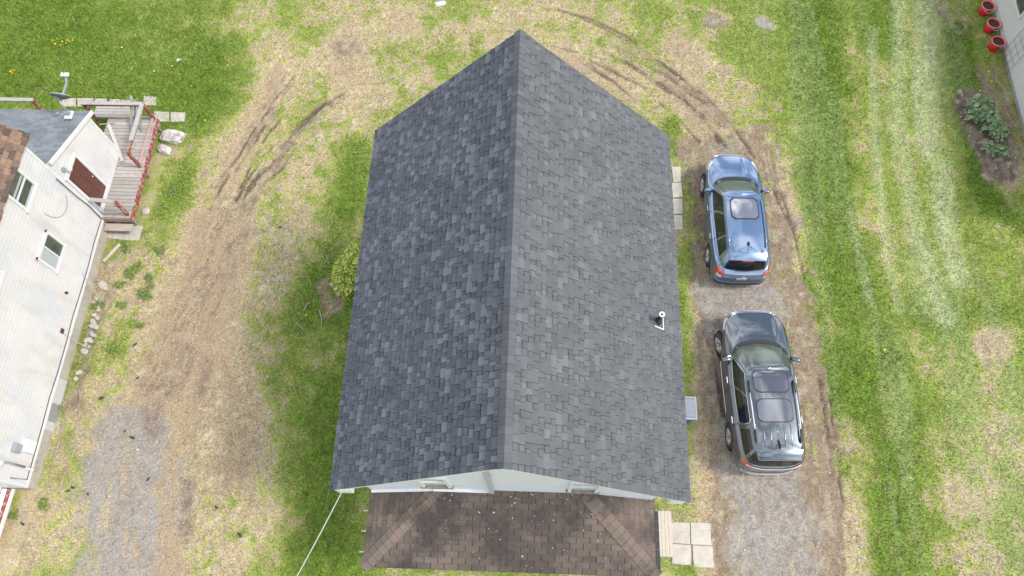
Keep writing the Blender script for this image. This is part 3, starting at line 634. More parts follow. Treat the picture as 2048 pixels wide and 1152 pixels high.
# shed roof
sp = (az0-az1)/(AY1-AY0); rl = math.hypot(1, sp)
def grp(x, s, h): return (x, AY1+.22-s/rl-0*h, az1-.22*sp+s*sp/rl+h+.05)
gr_ = MB().hexa([grp(-5.6, 0, -.1), grp(.10, 0, -.1), grp(.10, 2.72, -.1), grp(-5.6, 2.72, -.1), grp(-5.6, 0, -.005), grp(.10, 0, -.005), grp(.10, 2.72, -.005), grp(-5.6, 2.72, -.005)]).build('entry_roof', m_trim, nb)
MB().hexa([grp(.085, -.01, -.11), grp(.135, -.01, -.11), grp(.135, 2.74, -.11), grp(.085, 2.74, -.11), grp(.085, -.01, .016), grp(.135, -.01, .016), grp(.135, 2.74, .016), grp(.085, 2.74, .016)]).build('rake_board', m_trim, nb)
oth = MB(); cnt = 0
for i in range(19):
    x = .085; s0, s1 = i*.143, (i+1)*.143; x += random.uniform(-.0, .0)
    while x > -5.6:
        w = random.uniform(.12, .34); a = max(x-w, -5.6); c = random.choice([(.165, .18, .20), (.19, .205, .225), (.215, .23, .25)]); h0 = random.choice([.008, .015])
        P = [grp(a+.002, s0-.004, -.004), grp(x-.002, s0-.004, -.004), grp(x-.002, s1, -.004), grp(a+.002, s1, -.004), grp(a+.002, s0-.004, h0), grp(x-.002, s0-.004, h0), grp(x-.002, s1, .002), grp(a+.002, s1, .002)]
        P = [P[k] for k in (1, 0, 3, 2, 5, 4, 7, 6)]
        if a > -3.0 and cnt < 290: MB().hexa(P, c).build('entry_shingle', m_shingle, gr_); cnt += 1
        else: oth.hexa(P, c)
        x = a
tag(oth.build('entry_shingle', m_shingle, gr_), kind='stuff')
# services on the south end of the wall
mt = box_part('meter_box', (.10, 1.05, 1.0), (.16, .36, .36), m_plate, bevel=.015)
box_part('junction_box', (.08, .92, 1.45), (.12, .24, .28), m_greyplastic, bevel=.01)
box_part('conduit', (.05, .48, 1.35), (.06, .06, 1.7), m_plate); MB().tube([(.07, .5, .9), (.09, .5, 1.6), (.07, .42, 2.6)], .035, 8).build('conduit', m_greyplastic, nb, True)
MB().lathe([(0, 0), (.09, .02), (.09, .13), (.07, .16), (0, .17)], 16, (.02, .44, 1.95), 'x').build('meter_dial', m_clear, nb, True)
MB().tube([(.05, NL-.1, 3.1), (.08, NL-.12, 2.2), (.06, NL-.05, 1.4), (.05, NL-.1, .6)], .014, 5).build('cable', m_blkcable, nb)
MB().tube([(.035, NL-.75-.5*math.cos(a), 3.1-.62*math.sin(a)-.35*a/3.14) for a in np.linspace(0, 2.6, 14)], .005, 5).build('cable', m_blkcable, nb)
MB().tube([(.035, NL-.15-k*.84, .62+.03*math.sin(k*2)) for k in range(10)]+[(.035, .2, .6), (.035, .15, 1.3)], .012, 5).build('cable', m_blkcable, nb)
box_part('outlet_cover', (.03, 4.5, .92), (.03, .14, .14), mat('purple brown cover', (.10, .05, .07), .5)); box_part('vent_spout', (.05, 5.6, 1.25), (.07, .06, .06), m_black)

# ---- deck
dk = empty('wooden_deck', (LO[0], LO[1], 0), -TH, 'weathered board deck with red posts outside the maroon door', 'deck')
def d2(u, v, z): p = at(u, v, z)-np.array([LO[0], LO[1], 0]); return np.array([p@EX, p@EY, z])
DZ = .6; yS = d2(262, 436, DZ)[1]; yN = d2(300, 238, DZ)[1]; xE = d2(262, 438, DZ)[0]; xE2 = d2(309, 242, DZ)[0]; xE = (xE+xE2)/2; ok = yN > yS
nbrd = 28; bw = (yN-yS)/nbrd
for k in range(nbrd+4):
    y0 = yS+k*bw; x0 = .02 if y0+bw < AY1+.1 else (-.75 if k < nbrd else -1.3); x1 = xE+random.uniform(-.015, .015) if k < nbrd else .25
    g = random.uniform(.82, 1.12); c = (.42*g, .38*g, .34*g)
    if y0 < AY1 and random.random() < .5:
        xm = random.uniform(.3, xE-.3)
        for a, b_ in ((x0, xm-.004), (xm+.004, x1)): MB().box(((a+b_)/2, y0+bw/2, DZ-.015+random.uniform(-.003, .003)), (b_-a, bw-.012, .03), col=c).build('deck_board', m_wood, dk)
    else: MB().box(((x0+x1)/2, y0+bw/2, DZ-.015+random.uniform(-.003, .003)), (x1-x0, bw-.012, .03), col=c).build('deck_board', m_wood, dk)
MB().box((xE+.02, (yS+yN)/2, DZ-.11), (.045, yN-yS+.05, .19)).build('rim_board', m_red, dk)
MB().box((xE/2, yS-.02, DZ-.12), (xE, .04, .2), col=(.30, .22, .2)).build('rim_board', m_wood, dk); MB().box((xE/2, yS-.2, DZ-.3), (xE*.95, .26, .04), col=(.44, .38, .32)).build('step_board', m_wood, dk)
MB().box((xE/2-.4, yN-.0, DZ-.14), (xE+.7, .04, .18), col=(.3, .26, .22)).build('rim_board', m_wood, dk)
for x_ in (.3, xE-.1):
    for y_ in (yS+.1, (yS+yN)/2, yN-.1): MB().box((x_, y_, .22), (.09, .09, .5), col=(.3, .27, .24)).build('support_post', m_wood, dk)
TZ = DZ+.86
def post(u, v, top=TZ, m=m_red):
    p = d2(u, v, DZ); MB().bar((p[0], p[1], DZ-.1), (p[0], p[1], top), .09, .09, (0, 1, 0)).build('post', m, dk); return p
pA = post(193, 238); pB = post(309, 239); pC = post(281, 334); pD = post(257, 430)
gw = (.40, .38, .36)
def rail(p, q, z, w=.13, h=.035, m=m_wood, nm='handrail', c=gw): MB().bar((p[0], p[1], z), (q[0], q[1], z), w, h, col=c).build(nm, m, dk)
rail((pA[0]-.05, pA[1]), pB, TZ+.02); rail(pA, pB, DZ+.12, .04, .08, nm='lower_rail'); rail(pA, pB, TZ-.08, .03, .1, m_red, 'rail_board')
rail((pB[0], pB[1]), (pC[0]+.01, pC[1]+.45), TZ+.022, .14); rail(pB, pC, TZ-.06, .03, .09, m_red, 'rail_board'); rail(pB, pC, DZ+.12, .05, .06, nm='lower_rail', c=(.50, .33, .29))
rail((.06, pD[1]+.05), (pD[0]-.02, pD[1]+.0), TZ+.02); rail((.05, pD[1]), pD, DZ+.12, .04, .08, nm='lower_rail')
rail((-4.6, pA[1]+.1), (-2.86, pA[1]+.1), TZ+.02); MB().bar((-2.9, pA[1]+.1, DZ), (-2.9, pA[1]+.1, TZ), .09, .09).build('post', m_red, dk)
def plank(p, q, w, h, c, label, m=m_wood):
    o = MB().bar(p, q, w, h, col=c).build('plank', m); tag(o, label, 'plank', 'loose planks on the deck')
wl = lambda v: LO*np.array([1, 1, 0])+v[0]*EX+v[1]*EY+np.array([0, 0, v[2]])
plank(at(217, 249, .63), at(245, 322, .63), .11, .03, (.62, .57, .50), 'pale plank lying flat in the middle of the deck', m_woody)
plank(at(264, 258, .66), at(262, 192, 1.55), .10, .03, (.42, .40, .37), 'tall grey board leaning upright against the deck corner')
plank(at(272, 250, .66), at(269, 200, 1.50), .09, .03, (.38, .36, .33), 'second grey board leaning beside the tall one at the deck corner')
plank(at(283, 262, .64), at(276, 208, 1.42), .07, .03, (.34, .32, .29), 'thin darker board propped nearest the red corner post')
plank(at(266, 297, .63), at(268, 286, .63), .06, .03, (.40, .38, .35), 'short offcut of board by the broken east handrail')
plank(at(200, 249, .63), at(229, 246, .63), .05, .025, (.36, .32, .28), 'narrow grey strip lying near the north rail of the deck')
# south west entry with red trim
er = empty('entry_steps', (*at(8, 1010, .3)[:2], 0), -TH, 'red and grey painted side of entry steps at the bottom of the left house', 'steps')
def seg(p, q, w, h, m, nm): 
    b0 = np.array(er.location); a = at(*p)-b0; c = at(*q)-b0; MB().bar((a@EX, a@EY, a[2]), (c@EX, c@EY, c[2]), w, h).build(nm, m, er)
seg((26, 978, .42), (-14, 1105, .42), .10, .06, m_trim, 'edge_board'); seg((19, 978, .45), (-22, 1105, .45), .12, .05, m_red, 'red_board'); seg((10, 978, .47), (-30, 1105, .47), .12, .05, m_wood, 'tread'); seg((-2, 975, .5), (-44, 1105, .5), .12, .05, m_wood, 'tread')
seg((20, 979, .2), (-22, 1108, .2), .05, .36, m_red, 'side_board')

# satellite dish on the shed roof
db = at(138, 230, 2.95)
dish = empty('satellite_dish', db, -TH, 'grey satellite dish with a long receiver arm on the grey entry roof', 'satellite dish')
MB().box((0, 0, .0), (.22, .28, .03)).build('mounting_foot', m_plate, dish); MB().box((0, .02, .09), (.12, .12, .16)).build('bracket', m_galv, dish, bevel=.01)
MB().tube([(0, 0, .05), (.01, .05, .3), (.0, .12, .54)], .028, 10).build('mast', m_galv, dish, True)
# dish reflector, facing north and up
V = []; F = []; nr, na = 7, 28
ax_ = Vector((.05, .92, .38)).normalized(); ux = ax_.cross(Vector((0, 0, 1))).normalized(); uy = ux.cross(ax_)
cd = Vector((.02, .20, .60))
for i in range(nr+1):
    r = i/nr
    for k in range(na):
        a = 2*math.pi*k/na; V.append(cd+ux*(.29*r*math.cos(a))+uy*(.25*r*math.sin(a))+ax_*(.11*r*r-.05))
for i in range(nr):
    for k in range(na): F.append((i*na+k, i*na+(k+1) % na, (i+1)*na+(k+1) % na, (i+1)*na+k))
o = mesh('reflector', V, F, mat('dish grey', (.09, .095, .11), .45), dish, True); sm = o.modifiers.new('s', 'SOLIDIFY'); sm.thickness = .012
MB().tube([cd+ux*(.29*math.cos(a))+uy*(.25*math.sin(a))+ax_*.063 for a in np.linspace(0, 2*math.pi, 29)], .007, 5).build('rim', m_plate, dish, True)
MB().box((-.01, .17, .66), (.16, .10, .16)).build('bracket', m_galv, dish, bevel=.02)
MB().bar((.0, .28, .50), (.02, .80, .52), .045, .05).build('receiver_arm', m_galv, dish)
MB().bar((.02, .8, .52), (.02, .98, .66), .05, .05).build('receiver_arm', m_galv, dish)
for xx in (-.07, .03, .10): MB().tube([(xx, 1.02, .70), (xx, .90, .70)], .042, 10).build('receiver', m_plate, dish, True)
MB().box((.015, .98, .66), (.20, .05, .05)).build('receiver_bar', m_dark, dish)
q = d2(116, 227, 2.92); MB().box(tuple(q), (.07, .06, .05)).build('roof_vent_cap', mat('pink cap', (.5, .33, .3), .6), gr_)

# overhead cable from the front left corner of the roof
ca = at(684, 983, 6.15); cb = at(575, 1162, 5.5); dv = cb-ca
cable = tag(MB().tube([ca+dv*t*4.0-np.array([0, 0, 0.55*t*(1-t)*4-(-.2*t)]) for t in np.linspace(0, 1, 24)], .010, 6).build('overhead_cable', m_cable), 'twisted grey service cable running from the front left roof corner to the bottom edge', 'cable')
# ------------------------------------------------------------------ right neighbour house
RA = at(1983, 0, .15); RB = at(2048, 253, .15); rv = RB-RA; ra = math.atan2(rv[1], rv[0]); rl_ = np.linalg.norm(rv)
rh = empty('house', (RA[0], RA[1], 0), ra, 'pale grey sided house wall at the top right corner behind the red buckets', 'house')
# local +x runs south along the wall, local +y is east (into the house)
X0, X1 = -6, 9.0
MB().box(((X0+X1)/2, 3.02, .1), (X1-X0, 6.0, .3)).build('foundation', mat('dark foundation', (.30, .30, .29), .9), rh)
MB().box(((X0+X1)/2, 3.02, 1.5), (X1-X0, 6.0, 2.6)).build('wall', m_grey_wall, rh)
z = .17
while z < 2.75: MB().hexa([(X0, -.004, z), (X1, -.004, z), (X1, .03, z), (X0, .03, z), (X0, .01, z+.11), (X1, .01, z+.11), (X1, .03, z+.11), (X0, .03, z+.11)]).build('siding_board', m_grey_wall, rh); z += .112
MB().hexa([(X0-.3, -.35, 2.75), (X1+.3, -.35, 2.75), (X1+.3, 3, 4.2), (X0-.3, 3, 4.2), (X0-.3, -.35, 2.87), (X1+.3, -.35, 2.87), (X1+.3, 3, 4.33), (X0-.3, 3, 4.33)]).build('roof', mat('roof felt', (.12, .11, .11), .9), rh)
def ry(u, v, yl=.0):   # pixel on the wall plane -> local x,z
    d = fw+rt*(u-1024)/CF-up*(v-576)/CF; nrm = np.array([-rv[1], rv[0], 0])/rl_; t = (nrm@(RA-np.array([0, 0, CH])))/(nrm@d); p = np.array([0, 0, CH])+d*t
    return (p-RA)@(rv/rl_), p[2]
wa = ry(2032, 2); wb = ry(2040, 33); wxa, wxb = sorted((wa[0], wb[0])); zb_ = wb[1]; zt_ = zb_+1.0; wxb = wxa+.75
w = MB()
for xx in (wxa, wxb): w.box((xx, -.02, (zb_+zt_)/2), (.06, .06, zt_-zb_))
w.box(((wxa+wxb)/2, -.02, zb_), (wxb-wxa+.06, .07, .06)); w.box(((wxa+wxb)/2, -.02, zt_), (wxb-wxa, .07, .06)); wo = w.build('window', m_trim, rh)
MB().box(((wxa+wxb)/2, -.008, (zb_+zt_)/2), (wxb-wxa, .01, zt_-zb_)).build('pane', m_glass, wo)
tr = empty('trellis', (RA[0], RA[1], 0), ra, 'thin black wire trellis leaning on the grey wall', 'trellis')
t0 = ry(2011, 103)[0]; t1 = ry(2021, 141)[0]+.05; 
if t0 > t1: t0, t1 = t1, t0
for k in range(4): xx = t0+(t1-t0)*k/3; MB().tube([(xx, -.09, .05), (xx, -.05, 2.1)], .006, 5).build('wire', m_blkcable, tr)
for k in range(7): zz = .2+.3*k; MB().tube([(t0, -.08, zz), (t1, -.08, zz)], .005, 5).build('wire', m_blkcable, tr)

# red buckets of soil
names = ['red plastic bucket of soil at the top right, farthest from the trellis', 'middle red plastic bucket of soil by the grey wall', 'red plastic bucket of soil nearest the trellis and the leafy plant']
for k, (u, v) in enumerate(((1970, 20), (1981, 55), (1990, 91))):
    p = at(u, v, .17); e = empty('bucket', (p[0], p[1], .0), R(20*k), names[k], 'bucket', 'red buckets of soil along the wall')
    MB().lathe([(0, 0), (.165, 0), (.17, .01), (.225, .40), (.215, .40), (.205, .34)], 28).build('pail', m_bucket, e, True)
    MB().lathe([(.222, .375), (.243, .38), (.243, .405), (.212, .408), (.212, .38)], 28).build('rim', m_rim, e, True)
    n_ = 20; V = [(0, 0, .33)]+[(.207*math.cos(a*2*math.pi/n_), .207*math.sin(a*2*math.pi/n_), .325) for a in range(n_)]
    mesh('soil', V, [(0, i+1, (i+1) % n_+1) for i in range(n_)], m_soil, e)
    sg_ = MB()
    for _ in range(16): r = random.uniform(0, .17); a = random.uniform(0, 6.28); s = random.uniform(.01, .03); sg_.box((r*math.cos(a), r*math.sin(a), .335), (s, s*1.4, s), a, (.2, .13, .09))
    tag(sg_.build('soil_crumbs', m_soil, e), kind='stuff')
    MB().tube([(.245*math.cos(a), .245*math.sin(a)-.02, .37-.10*math.sin((a+2.4)/1.9*math.pi)) for a in np.linspace(-2.4, -.5, 10)], .007, 6).build('handle', m_plate, e, True)

# ------------------------------------------------------------------ plants
def leafmesh(cn, r, n, sz, cols, flat=.5, hgt=.5, lobed=True, droop=.4):
    V = []; F = []; C = []
    for _ in range(n):
        a = random.uniform(0, 6.28); q = math.sqrt(random.random())*r*random.uniform(.7, 1.05); hh = hgt*math.sqrt(max(0, 1-(q/r/1.08)**2))*random.uniform(.75, 1.05)
        c = Vector((cn[0]+q*math.cos(a), cn[1]+q*math.sin(a), cn[2]+hh)); d = Vector((math.cos(a+random.gauss(0, .7)), math.sin(a+random.gauss(0, .7)), random.uniform(-droop, .35))).normalized()
        nrm = Vector((random.gauss(0, .35)+d.x*.3*flat, random.gauss(0, .35)+d.y*.3*flat, 1)).normalized(); sx = d.cross(nrm).normalized(); s = sz*random.uniform(.6, 1.25)
        col = random.choice(cols); j = random.uniform(.75, 1.25); b = len(V)
        prof = [(0, 0), (.25, .42), (.45, .30), (.6, .40), (.8, .22), (1, 0)] if lobed else [(0, 0), (.35, .16), (.75, .12), (1, 0)]
        up2 = sx.cross(d).normalized()
        mid = []
        for t, w_ in prof: mid.append((c+d*(t-.3)*s-up2*(t*t*.25*s), w_*s))
        for p, w_ in mid: V += [p, p+sx*w_+up2*w_*.3, p-sx*w_+up2*w_*.3]; C += [tuple(v*j*.8 for v in col), tuple(v*j*1.1 for v in col), tuple(v*j*1.1 for v in col)]
        for i in range(len(mid)-1):
            o_ = b+i*3; F += [(o_, o_+3, o_+4, o_+1), (o_, o_+2, o_+5, o_+3)]
    return V, F, C
RG = [(.15, .22, .10), (.19, .27, .12), (.11, .17, .08), (.25, .33, .17)]
def plant(u, v, blobs, label, n, sz, cols, lobed, group=None, name='leafy_plant', hgt=.5, cat='plant'):
    p = at(u, v, 0); e = empty(name, (p[0], p[1], 0), 0, label, cat, group); V = []; F = []; C = []
    for bu, bv, r, h in blobs:
        q = at(bu, bv, h*.5)-p; a, b_, c_ = leafmesh((q[0], q[1], .03), r, int(n*r*r), sz, cols, hgt=h, lobed=lobed); k = len(V); V += a; F += [tuple(i+k for i in f) for f in b_]; C += c_
    o = mesh('foliage', V, F, m_leaf, e, False, np.array(C)); o['kind'] = 'stuff'
    s = MB()
    for _ in range(14): a = random.uniform(0, 6.28); s.tube([(0, 0, 0), (.12*math.cos(a), .12*math.sin(a), .12), (.3*math.cos(a), .3*math.sin(a), .25)], .012, 5)
    s.build('stem', mat('plant stem', (.16, .14, .06), .7), e)
plant(1968, 225, [(1960, 215, .50, .55), (1975, 235, .42, .5), (1948, 228, .30, .4), (1985, 252, .33, .42)], 'large clump of broad grey green leaves in the mulch bed', 1000, .15, RG, True, 'leafy clumps in the mulch bed')
plant(1998, 268, [(1998, 268, .33, .4), (2010, 262, .2, .3), (1990, 258, .22, .35)], 'smaller middle clump of grey green leaves between two others in the mulch bed', 1000, .13, RG, True, 'leafy clumps in the mulch bed')
plant(1990, 302, [(1980, 298, .26, .3), (2002, 303, .24, .28)], 'lowest and smallest clump of grey green leaves in the mulch bed', 1000, .13, RG, True, 'leafy clumps in the mulch bed')
YG = [(.44, .50, .06), (.36, .43, .045), (.52, .56, .12), (.12, .19, .02)]
plant(705, 548, [(702, 535, .55, .8), (696, 562, .52, .75), (711, 512, .42, .7), (685, 548, .38, .6), (690, 578, .3, .5)], 'yellow green shrub beside the left wall of the grey roofed house', 1000, .13, YG, False, None, 'shrub', cat='shrub')
WG = [(.16, .23, .045), (.20, .27, .06), (.12, .18, .035)]
weeds = [(290, 590, .3), (262, 545, .28), (238, 570, .18), (268, 445, .22), (200, 610, .2), (195, 475, .18), (190, 520, .15), (300, 555, .15), (320, 500, .2), (245, 610, .15), (280, 650, .12), (225, 700, .12), (180, 560, .15), (120, 815, .14), (345, 385, .2), (30, 1030, .15), (85, 1010, .15), (250, 495, .2), (140, 640, .16), (163, 612, .14)]
WL = ['widest bright weed tuft left of the bare strip, below the two slabs', 'broad weed tuft between the laths and the widest tuft', 'small weed tuft at the tips of the wide lath', 'weed tuft touching the right slab by the deck', 'weed tuft right of the upper stones of the edging', 'low weed tuft under the corner of the left house wall',
 'weed tuft against the foundation beside the laths', 'weed tuft upper right of the widest tuft', 'weed tuft standing alone in dry grass right of the slabs', 'weed tuft right of the middle of the stone edging', 'weed tuft on its own below the widest tuft', 'weed tuft just below the last stones of the edging',
 'weed tuft touching the pale foundation patch', 'weed tuft beside the lower pale foundation patch', 'weed tuft in green grass east of the red rim board', 'weed tuft beside the red entry steps', 'weed tuft below the south corner of the foundation', 'weed tuft at the edge of the right slab below the deck', 'weed tuft between foundation and stone row, lower', 'weed tuft between foundation and stone row, upper']
for k, (u, v, r) in enumerate(weeds):
    p = at(u, v); V, F, C = [], [], []
    for a_ in range(4):
        o1, o2 = random.gauss(0, r*.35), random.gauss(0, r*.35); v1, f1, c1 = leafmesh((p[0]+o1, p[1]+o2, .0), r*random.uniform(.25, .7), int(18+220*r*r), random.uniform(.07, .13), WG, hgt=.10, lobed=False); k1 = len(V); V += v1; F += [tuple(i+k1 for i in f) for f in f1]; C += c1
    tag(mesh('weed', V, F, m_leaf, None, False, np.array(C)), WL[k], 'weed', 'weed tufts near the left house')
# dandelions
dl = [(106, 83), (116, 80), (123, 92), (137, 83), (141, 85), (147, 83), (134, 88), (113, 91), (127, 86), (22, 146), (27, 149), (25, 145), (310, 145), (346, 135), (384, 174), (412, 243), (1767, 701), (1974, 146), (1958, 184), (1981, 166), (614, 631), (663, 615), (686, 524), (246, 98), (30, 143)]
DM = None
DLB = ['by the slab at the deck corner', 'in the grass right of the deck slabs', 'left of the wheel ruts, above them', 'alone in dry grass below the left ruts', 'alone in the mown lawn right of the dark car', 'beside the mulch bed, upper one', 'at the top tip of the mulch bed', 'close to the grey house foundation', 'lower one left of the grey roof eave', 'right one near the grey roof eave', 'on the rim of the yellow green shrub', 'in green lawn between dish and ruts', 'beside the group of three at the far left']
for k, (u, v) in enumerate(dl):
    p = at(u, v); 
    if DM is None:
        DM = MB().lathe([(0, .085), (.03, .082), (.034, .072), (0, .06)], 8).build('dandelion', m_yellow); o = DM
        MBs = None
    else: o = DM.copy(); COL.objects.link(o)
    o.location = (p[0], p[1], 0); o.scale = (random.uniform(.7, 1.2),)*3
    tag(o, 'small yellow dandelion flower '+('in the cluster above the satellite dish' if k < 9 else 'in the group of three at the far left edge' if k < 12 else DLB[k-12]), 'flower', 'dandelions in the lawn')

# ------------------------------------------------------------------ stones, sticks, bits
def rock(name, u, v, sx, sy, sz, rz, m, label=None, cat=None, group=None, parent=None, seed=0, flat=False):
    p = at(u, v, sz*.4); rr = random.Random(seed+int(u*7+v)); V = []; F = []; nu, nv = 14, 9
    for j in range(nv+1):
        ph = math.pi*j/nv
        for i in range(nu):
            a = 2*math.pi*i/nu; k = 1+rr.uniform(-.12, .12) if 0 < j < nv else 1
            sq = (abs(math.cos(a))**.6*math.copysign(1, math.cos(a)), abs(math.sin(a))**.6*math.copysign(1, math.sin(a)))
            zc = math.cos(ph); zc = max(-.5, min(.6, zc)) if flat else zc
            V.append((sx*k*math.sin(ph)**.7*sq[0], sy*k*math.sin(ph)**.7*sq[1], sz*zc*(1+rr.uniform(-.1, .1))))
    for j in range(nv):
        for i in range(nu): F.append((j*nu+i, (j+1)*nu+i, (j+1)*nu+(i+1) % nu, j*nu+(i+1) % nu))
    o = mesh(name, V, F, m, parent); o.location = (p[0], p[1], sz*.25) if parent is None else (p[0]-parent.location.x, p[1]-parent.location.y, sz*.25); o.rotation_euler = (0, 0, rz)
    if label: tag(o, label, cat, group)
    return o
rock('boulder', 345, 273, .42, .26, .22, -.15, m_rock, 'large pale cracked boulder by the east side of the deck', 'boulder', 'boulders beside the deck')
rock('boulder', 329, 299, .26, .17, .14, -.5, m_rock, 'smaller tan boulder just below the large pale one', 'boulder', 'boulders beside the deck')
rock('stone', 291, 422, .13, .14, .05, .3, m_rubble, 'flat grey stone at the southeast corner of the deck', 'stone')
rock('stone', 881, 7, .22, .12, .04, .2, m_conc2, 'flat pale stone at the top edge of the lawn', 'stone')
rock('stone', 357, 120, .10, .06, .04, .4, m_conc2, 'small grey stone in the green lawn above the deck', 'stone')
ed = empty('stone_edging', (*at(190, 620)[:2], 0), 0, 'ragged row of broken stones running along the base of the left house', 'stone edging')
es = [(193, 596, .09, .07), (201, 604, .07, .06), (187, 606, .07, .06), (196, 613, .08, .06), (188, 630, .08, .06), (195, 636, .07, .05), (186, 643, .1, .07), (190, 653, .1, .08), (183, 652, .07, .06), (184, 668, .09, .06), (189, 671, .06, .05), (176, 680, .12, .08), (183, 683, .06, .04), (170, 690, .08, .05), (168, 702, .12, .09), (178, 693, .05, .04), (158, 745, .1, .07), (152, 757, .06, .06), (205, 570, .16, .12), (211, 577, .08, .06), (197, 620, .05, .05)]
for k, (u, v, a, b_) in enumerate(es): rock('stone', u, v, a, b_, random.uniform(.05, .09), random.uniform(-1, 1), m_rubble, parent=ed, seed=k, flat=True)
def stick(pts, r, label, nm='stick', m=m_twig, cat='stick', group='fallen sticks on the lawn', z=.07):
    P = [at(u, v, z) for u, v in pts]; o = MB().tube(P, [r*(1-.4*i/len(P)) for i in range(len(P))], 6).build(nm, m, None, True); tag(o, label, cat, group); return o
stick([(634, 480), (636, 472), (635, 462)], .018, 'straight white stick in the grass left of the grey roof')
stick([(652, 465), (660, 450), (667, 442)], .012, 'thin curved stick just right of the straight white one')
stick([(590, 555), (604, 553), (615, 553), (620, 560), (619, 567)], .012, 'forked bent twig left of the bare soil patch')
stick([(607, 621), (613, 610), (621, 603)], .018, 'short pale stick below the forked twig')
stick([(638, 619), (643, 635), (643, 648), (641, 655)], .014, 'long curved stick nearest the roof edge below the shrub')
stick([(593, 651), (594, 645), (600, 652), (609, 662)], .012, 'hooked twig lowest in the lawn below the shrub')
stick([(705, 471), (715, 474), (726, 476)], .015, 'stick poking out from under the left eave above the shrub')
stick([(652, 508), (656, 520), (658, 530)], .01, 'thin straw stick above the bare soil patch')
for k in range(5):
    u, v = random.uniform(650, 700), random.uniform(495, 600); a = random.uniform(0, 3.1); stick([(u, v), (u+12*math.cos(a), v+12*math.sin(a)), (u+22*math.cos(a+.3), v+22*math.sin(a+.3))], .009, 'dry twig in the brush litter around the yellow green shrub', group='brush litter by the shrub', z=random.uniform(.04, .12))
def lath(p, q, w, label, c=(.55, .50, .43)):
    a, b_ = at(*p, .07), at(*q, .06); tag(MB().bar(a, b_, w, .025, col=c).build('lath', m_woody), label, 'lath', 'broken laths beside the left house')
lath((207, 523), (240, 488), .09, 'wide weathered lath lying below the two slabs by the left house'); lath((212, 517), (232, 495), .07, 'narrower lath lying on the wide one by the left house', (.48, .42, .35))
for k, (p, q) in enumerate((((262, 525), (272, 488)), ((230, 540), (243, 503)), ((225, 535), (250, 510)), ((218, 545), (246, 498)), ((186, 563), (208, 560)), ((163, 660), (185, 645)), ((150, 870), (160, 800)), ((160, 800), (155, 775)), ((100, 945), (125, 840)), ((140, 920), (150, 890)), ((240, 560), (210, 600)))):
    stick([p, ((p[0]+q[0])/2+2, (p[1]+q[1])/2), q], .013, 'dry pale cane '+['nearest the widest weed tuft', 'beside the laths, longest of the bunch', 'beside the laths, reaching right', 'beside the laths, lowest of the bunch', 'crossing the top of the stone edging', 'across the last stones of the edging', 'beside the lower pale foundation patch', 'above the one by the lower foundation patch', 'near the south foundation corner, long', 'near the south foundation corner, short', 'slanting down to the top of the stone edging'][k], group='dry canes beside the left house')
# bare saplings leaning over the wall
for k, (u, v, tu, tv) in enumerate(((208, 607, 140, 515), (180, 700, 105, 655), (120, 770, 70, 740), (182, 585, 118, 540))):
    p = at(u, v); q = at(tu, tv, 1.1); e = empty('bare_sapling', (p[0], p[1], 0), 0, ['tall bare sapling standing by the stone edging below the window', 'bare sapling standing beside the small purple cover', 'bare sapling lowest along the left house wall', 'thin bare sapling just below the left house window'][k], 'sapling', 'bare saplings along the left house')
    d = Vector(q-p); MB().tube([(0, 0, 0), d*.5+Vector((.03, 0, .05)), d], [.011, .008, .004], 5).build('stem', m_twig, e)
    for t in (.5, .65, .8): MB().tube([d*t, d*t+Vector((-.25, random.uniform(-.2, .25), .18))], [.005, .002], 4).build('branch', m_twig, e)
SLB = ['near the foundation corner, right one of a pair', 'near the foundation corner, left one of a pair', 'alone in the grass by the red entry steps', 'between the pair near the foundation corner', 'in green grass right of the lowest edging stones', 'on the left edge of the grey gravel patch', 'in the middle of the grey gravel patch', 'alone in straw grass right of the grey gravel',
 'upper right of the lowest edging stones', 'highest one, right of the stone edging', 'above the grey gravel patch', 'below the left wheel ruts', 'at the right rim of the grey gravel patch']
for k, (u, v) in enumerate(((176, 988), (145, 975), (46, 1048), (136, 982), (203, 796), (265, 875), (296, 959), (480, 1070), (276, 755), (270, 689), (250, 862), (560, 455), (433, 1015))):
    p = at(u, v, .07); a = random.uniform(0, 3); s = random.uniform(.04, .08); V = [(s*math.cos(t)*random.uniform(.6, 1.1)*1.5, s*math.sin(t)*random.uniform(.5, 1)*.7, random.uniform(0, .02)) for t in np.linspace(0, 5.6, 8)]
    o = mesh('shingle_scrap', V+[(x, y, z-.012) for x, y, z in V], [tuple(range(8)), tuple(range(15, 7, -1))]+[(i, (i+1) % 8, (i+1) % 8+8, i+8) for i in range(8)], m_scrap); o.location = p; o.rotation_euler = (0, 0, a)
    tag(o, 'torn black scrap of roofing '+SLB[k], 'scrap', 'black roofing scraps on the left lawn')

# wheelie bin
p = at(1372, 815, 1.05); bn = empty('wheelie_bin', (p[0], p[1], 0), -TH, 'blue wheelie bin with grey lid half under the right eave', 'bin')
MB().hexa([(-.22, -.26, .04), (.22, -.26, .04), (.22, .26, .04), (-.22, .26, .04), (-.27, -.29, .98), (.27, -.29, .98), (.27, .29, .98), (-.27, .29, .98)]).build('bin_body', m_bin, bn, bevel=.03)
MB().box((0, 0, 1.0), (.62, .66, .05)).build('lid_rim', m_greyplastic, bn, bevel=.02)
MB().hexa([(-.28, -.30, 1.02), (.29, -.30, 1.02), (.29, .30, 1.02), (-.28, .30, 1.02), (-.24, -.25, 1.085), (.24, -.25, 1.065), (.24, .25, 1.065), (-.24, .25, 1.085)]).build('lid', mat('bin lid grey', (.20, .22, .25), .45, noise=[(8, .08)]), bn, bevel=.02)
for s in (-1, 1): MB().lathe([(.02, -.03), (.1, -.03), (.1, .03), (.02, .03)], 14, (s*.22, .24, .1), 'x').build('wheel', m_rubber, bn, True)

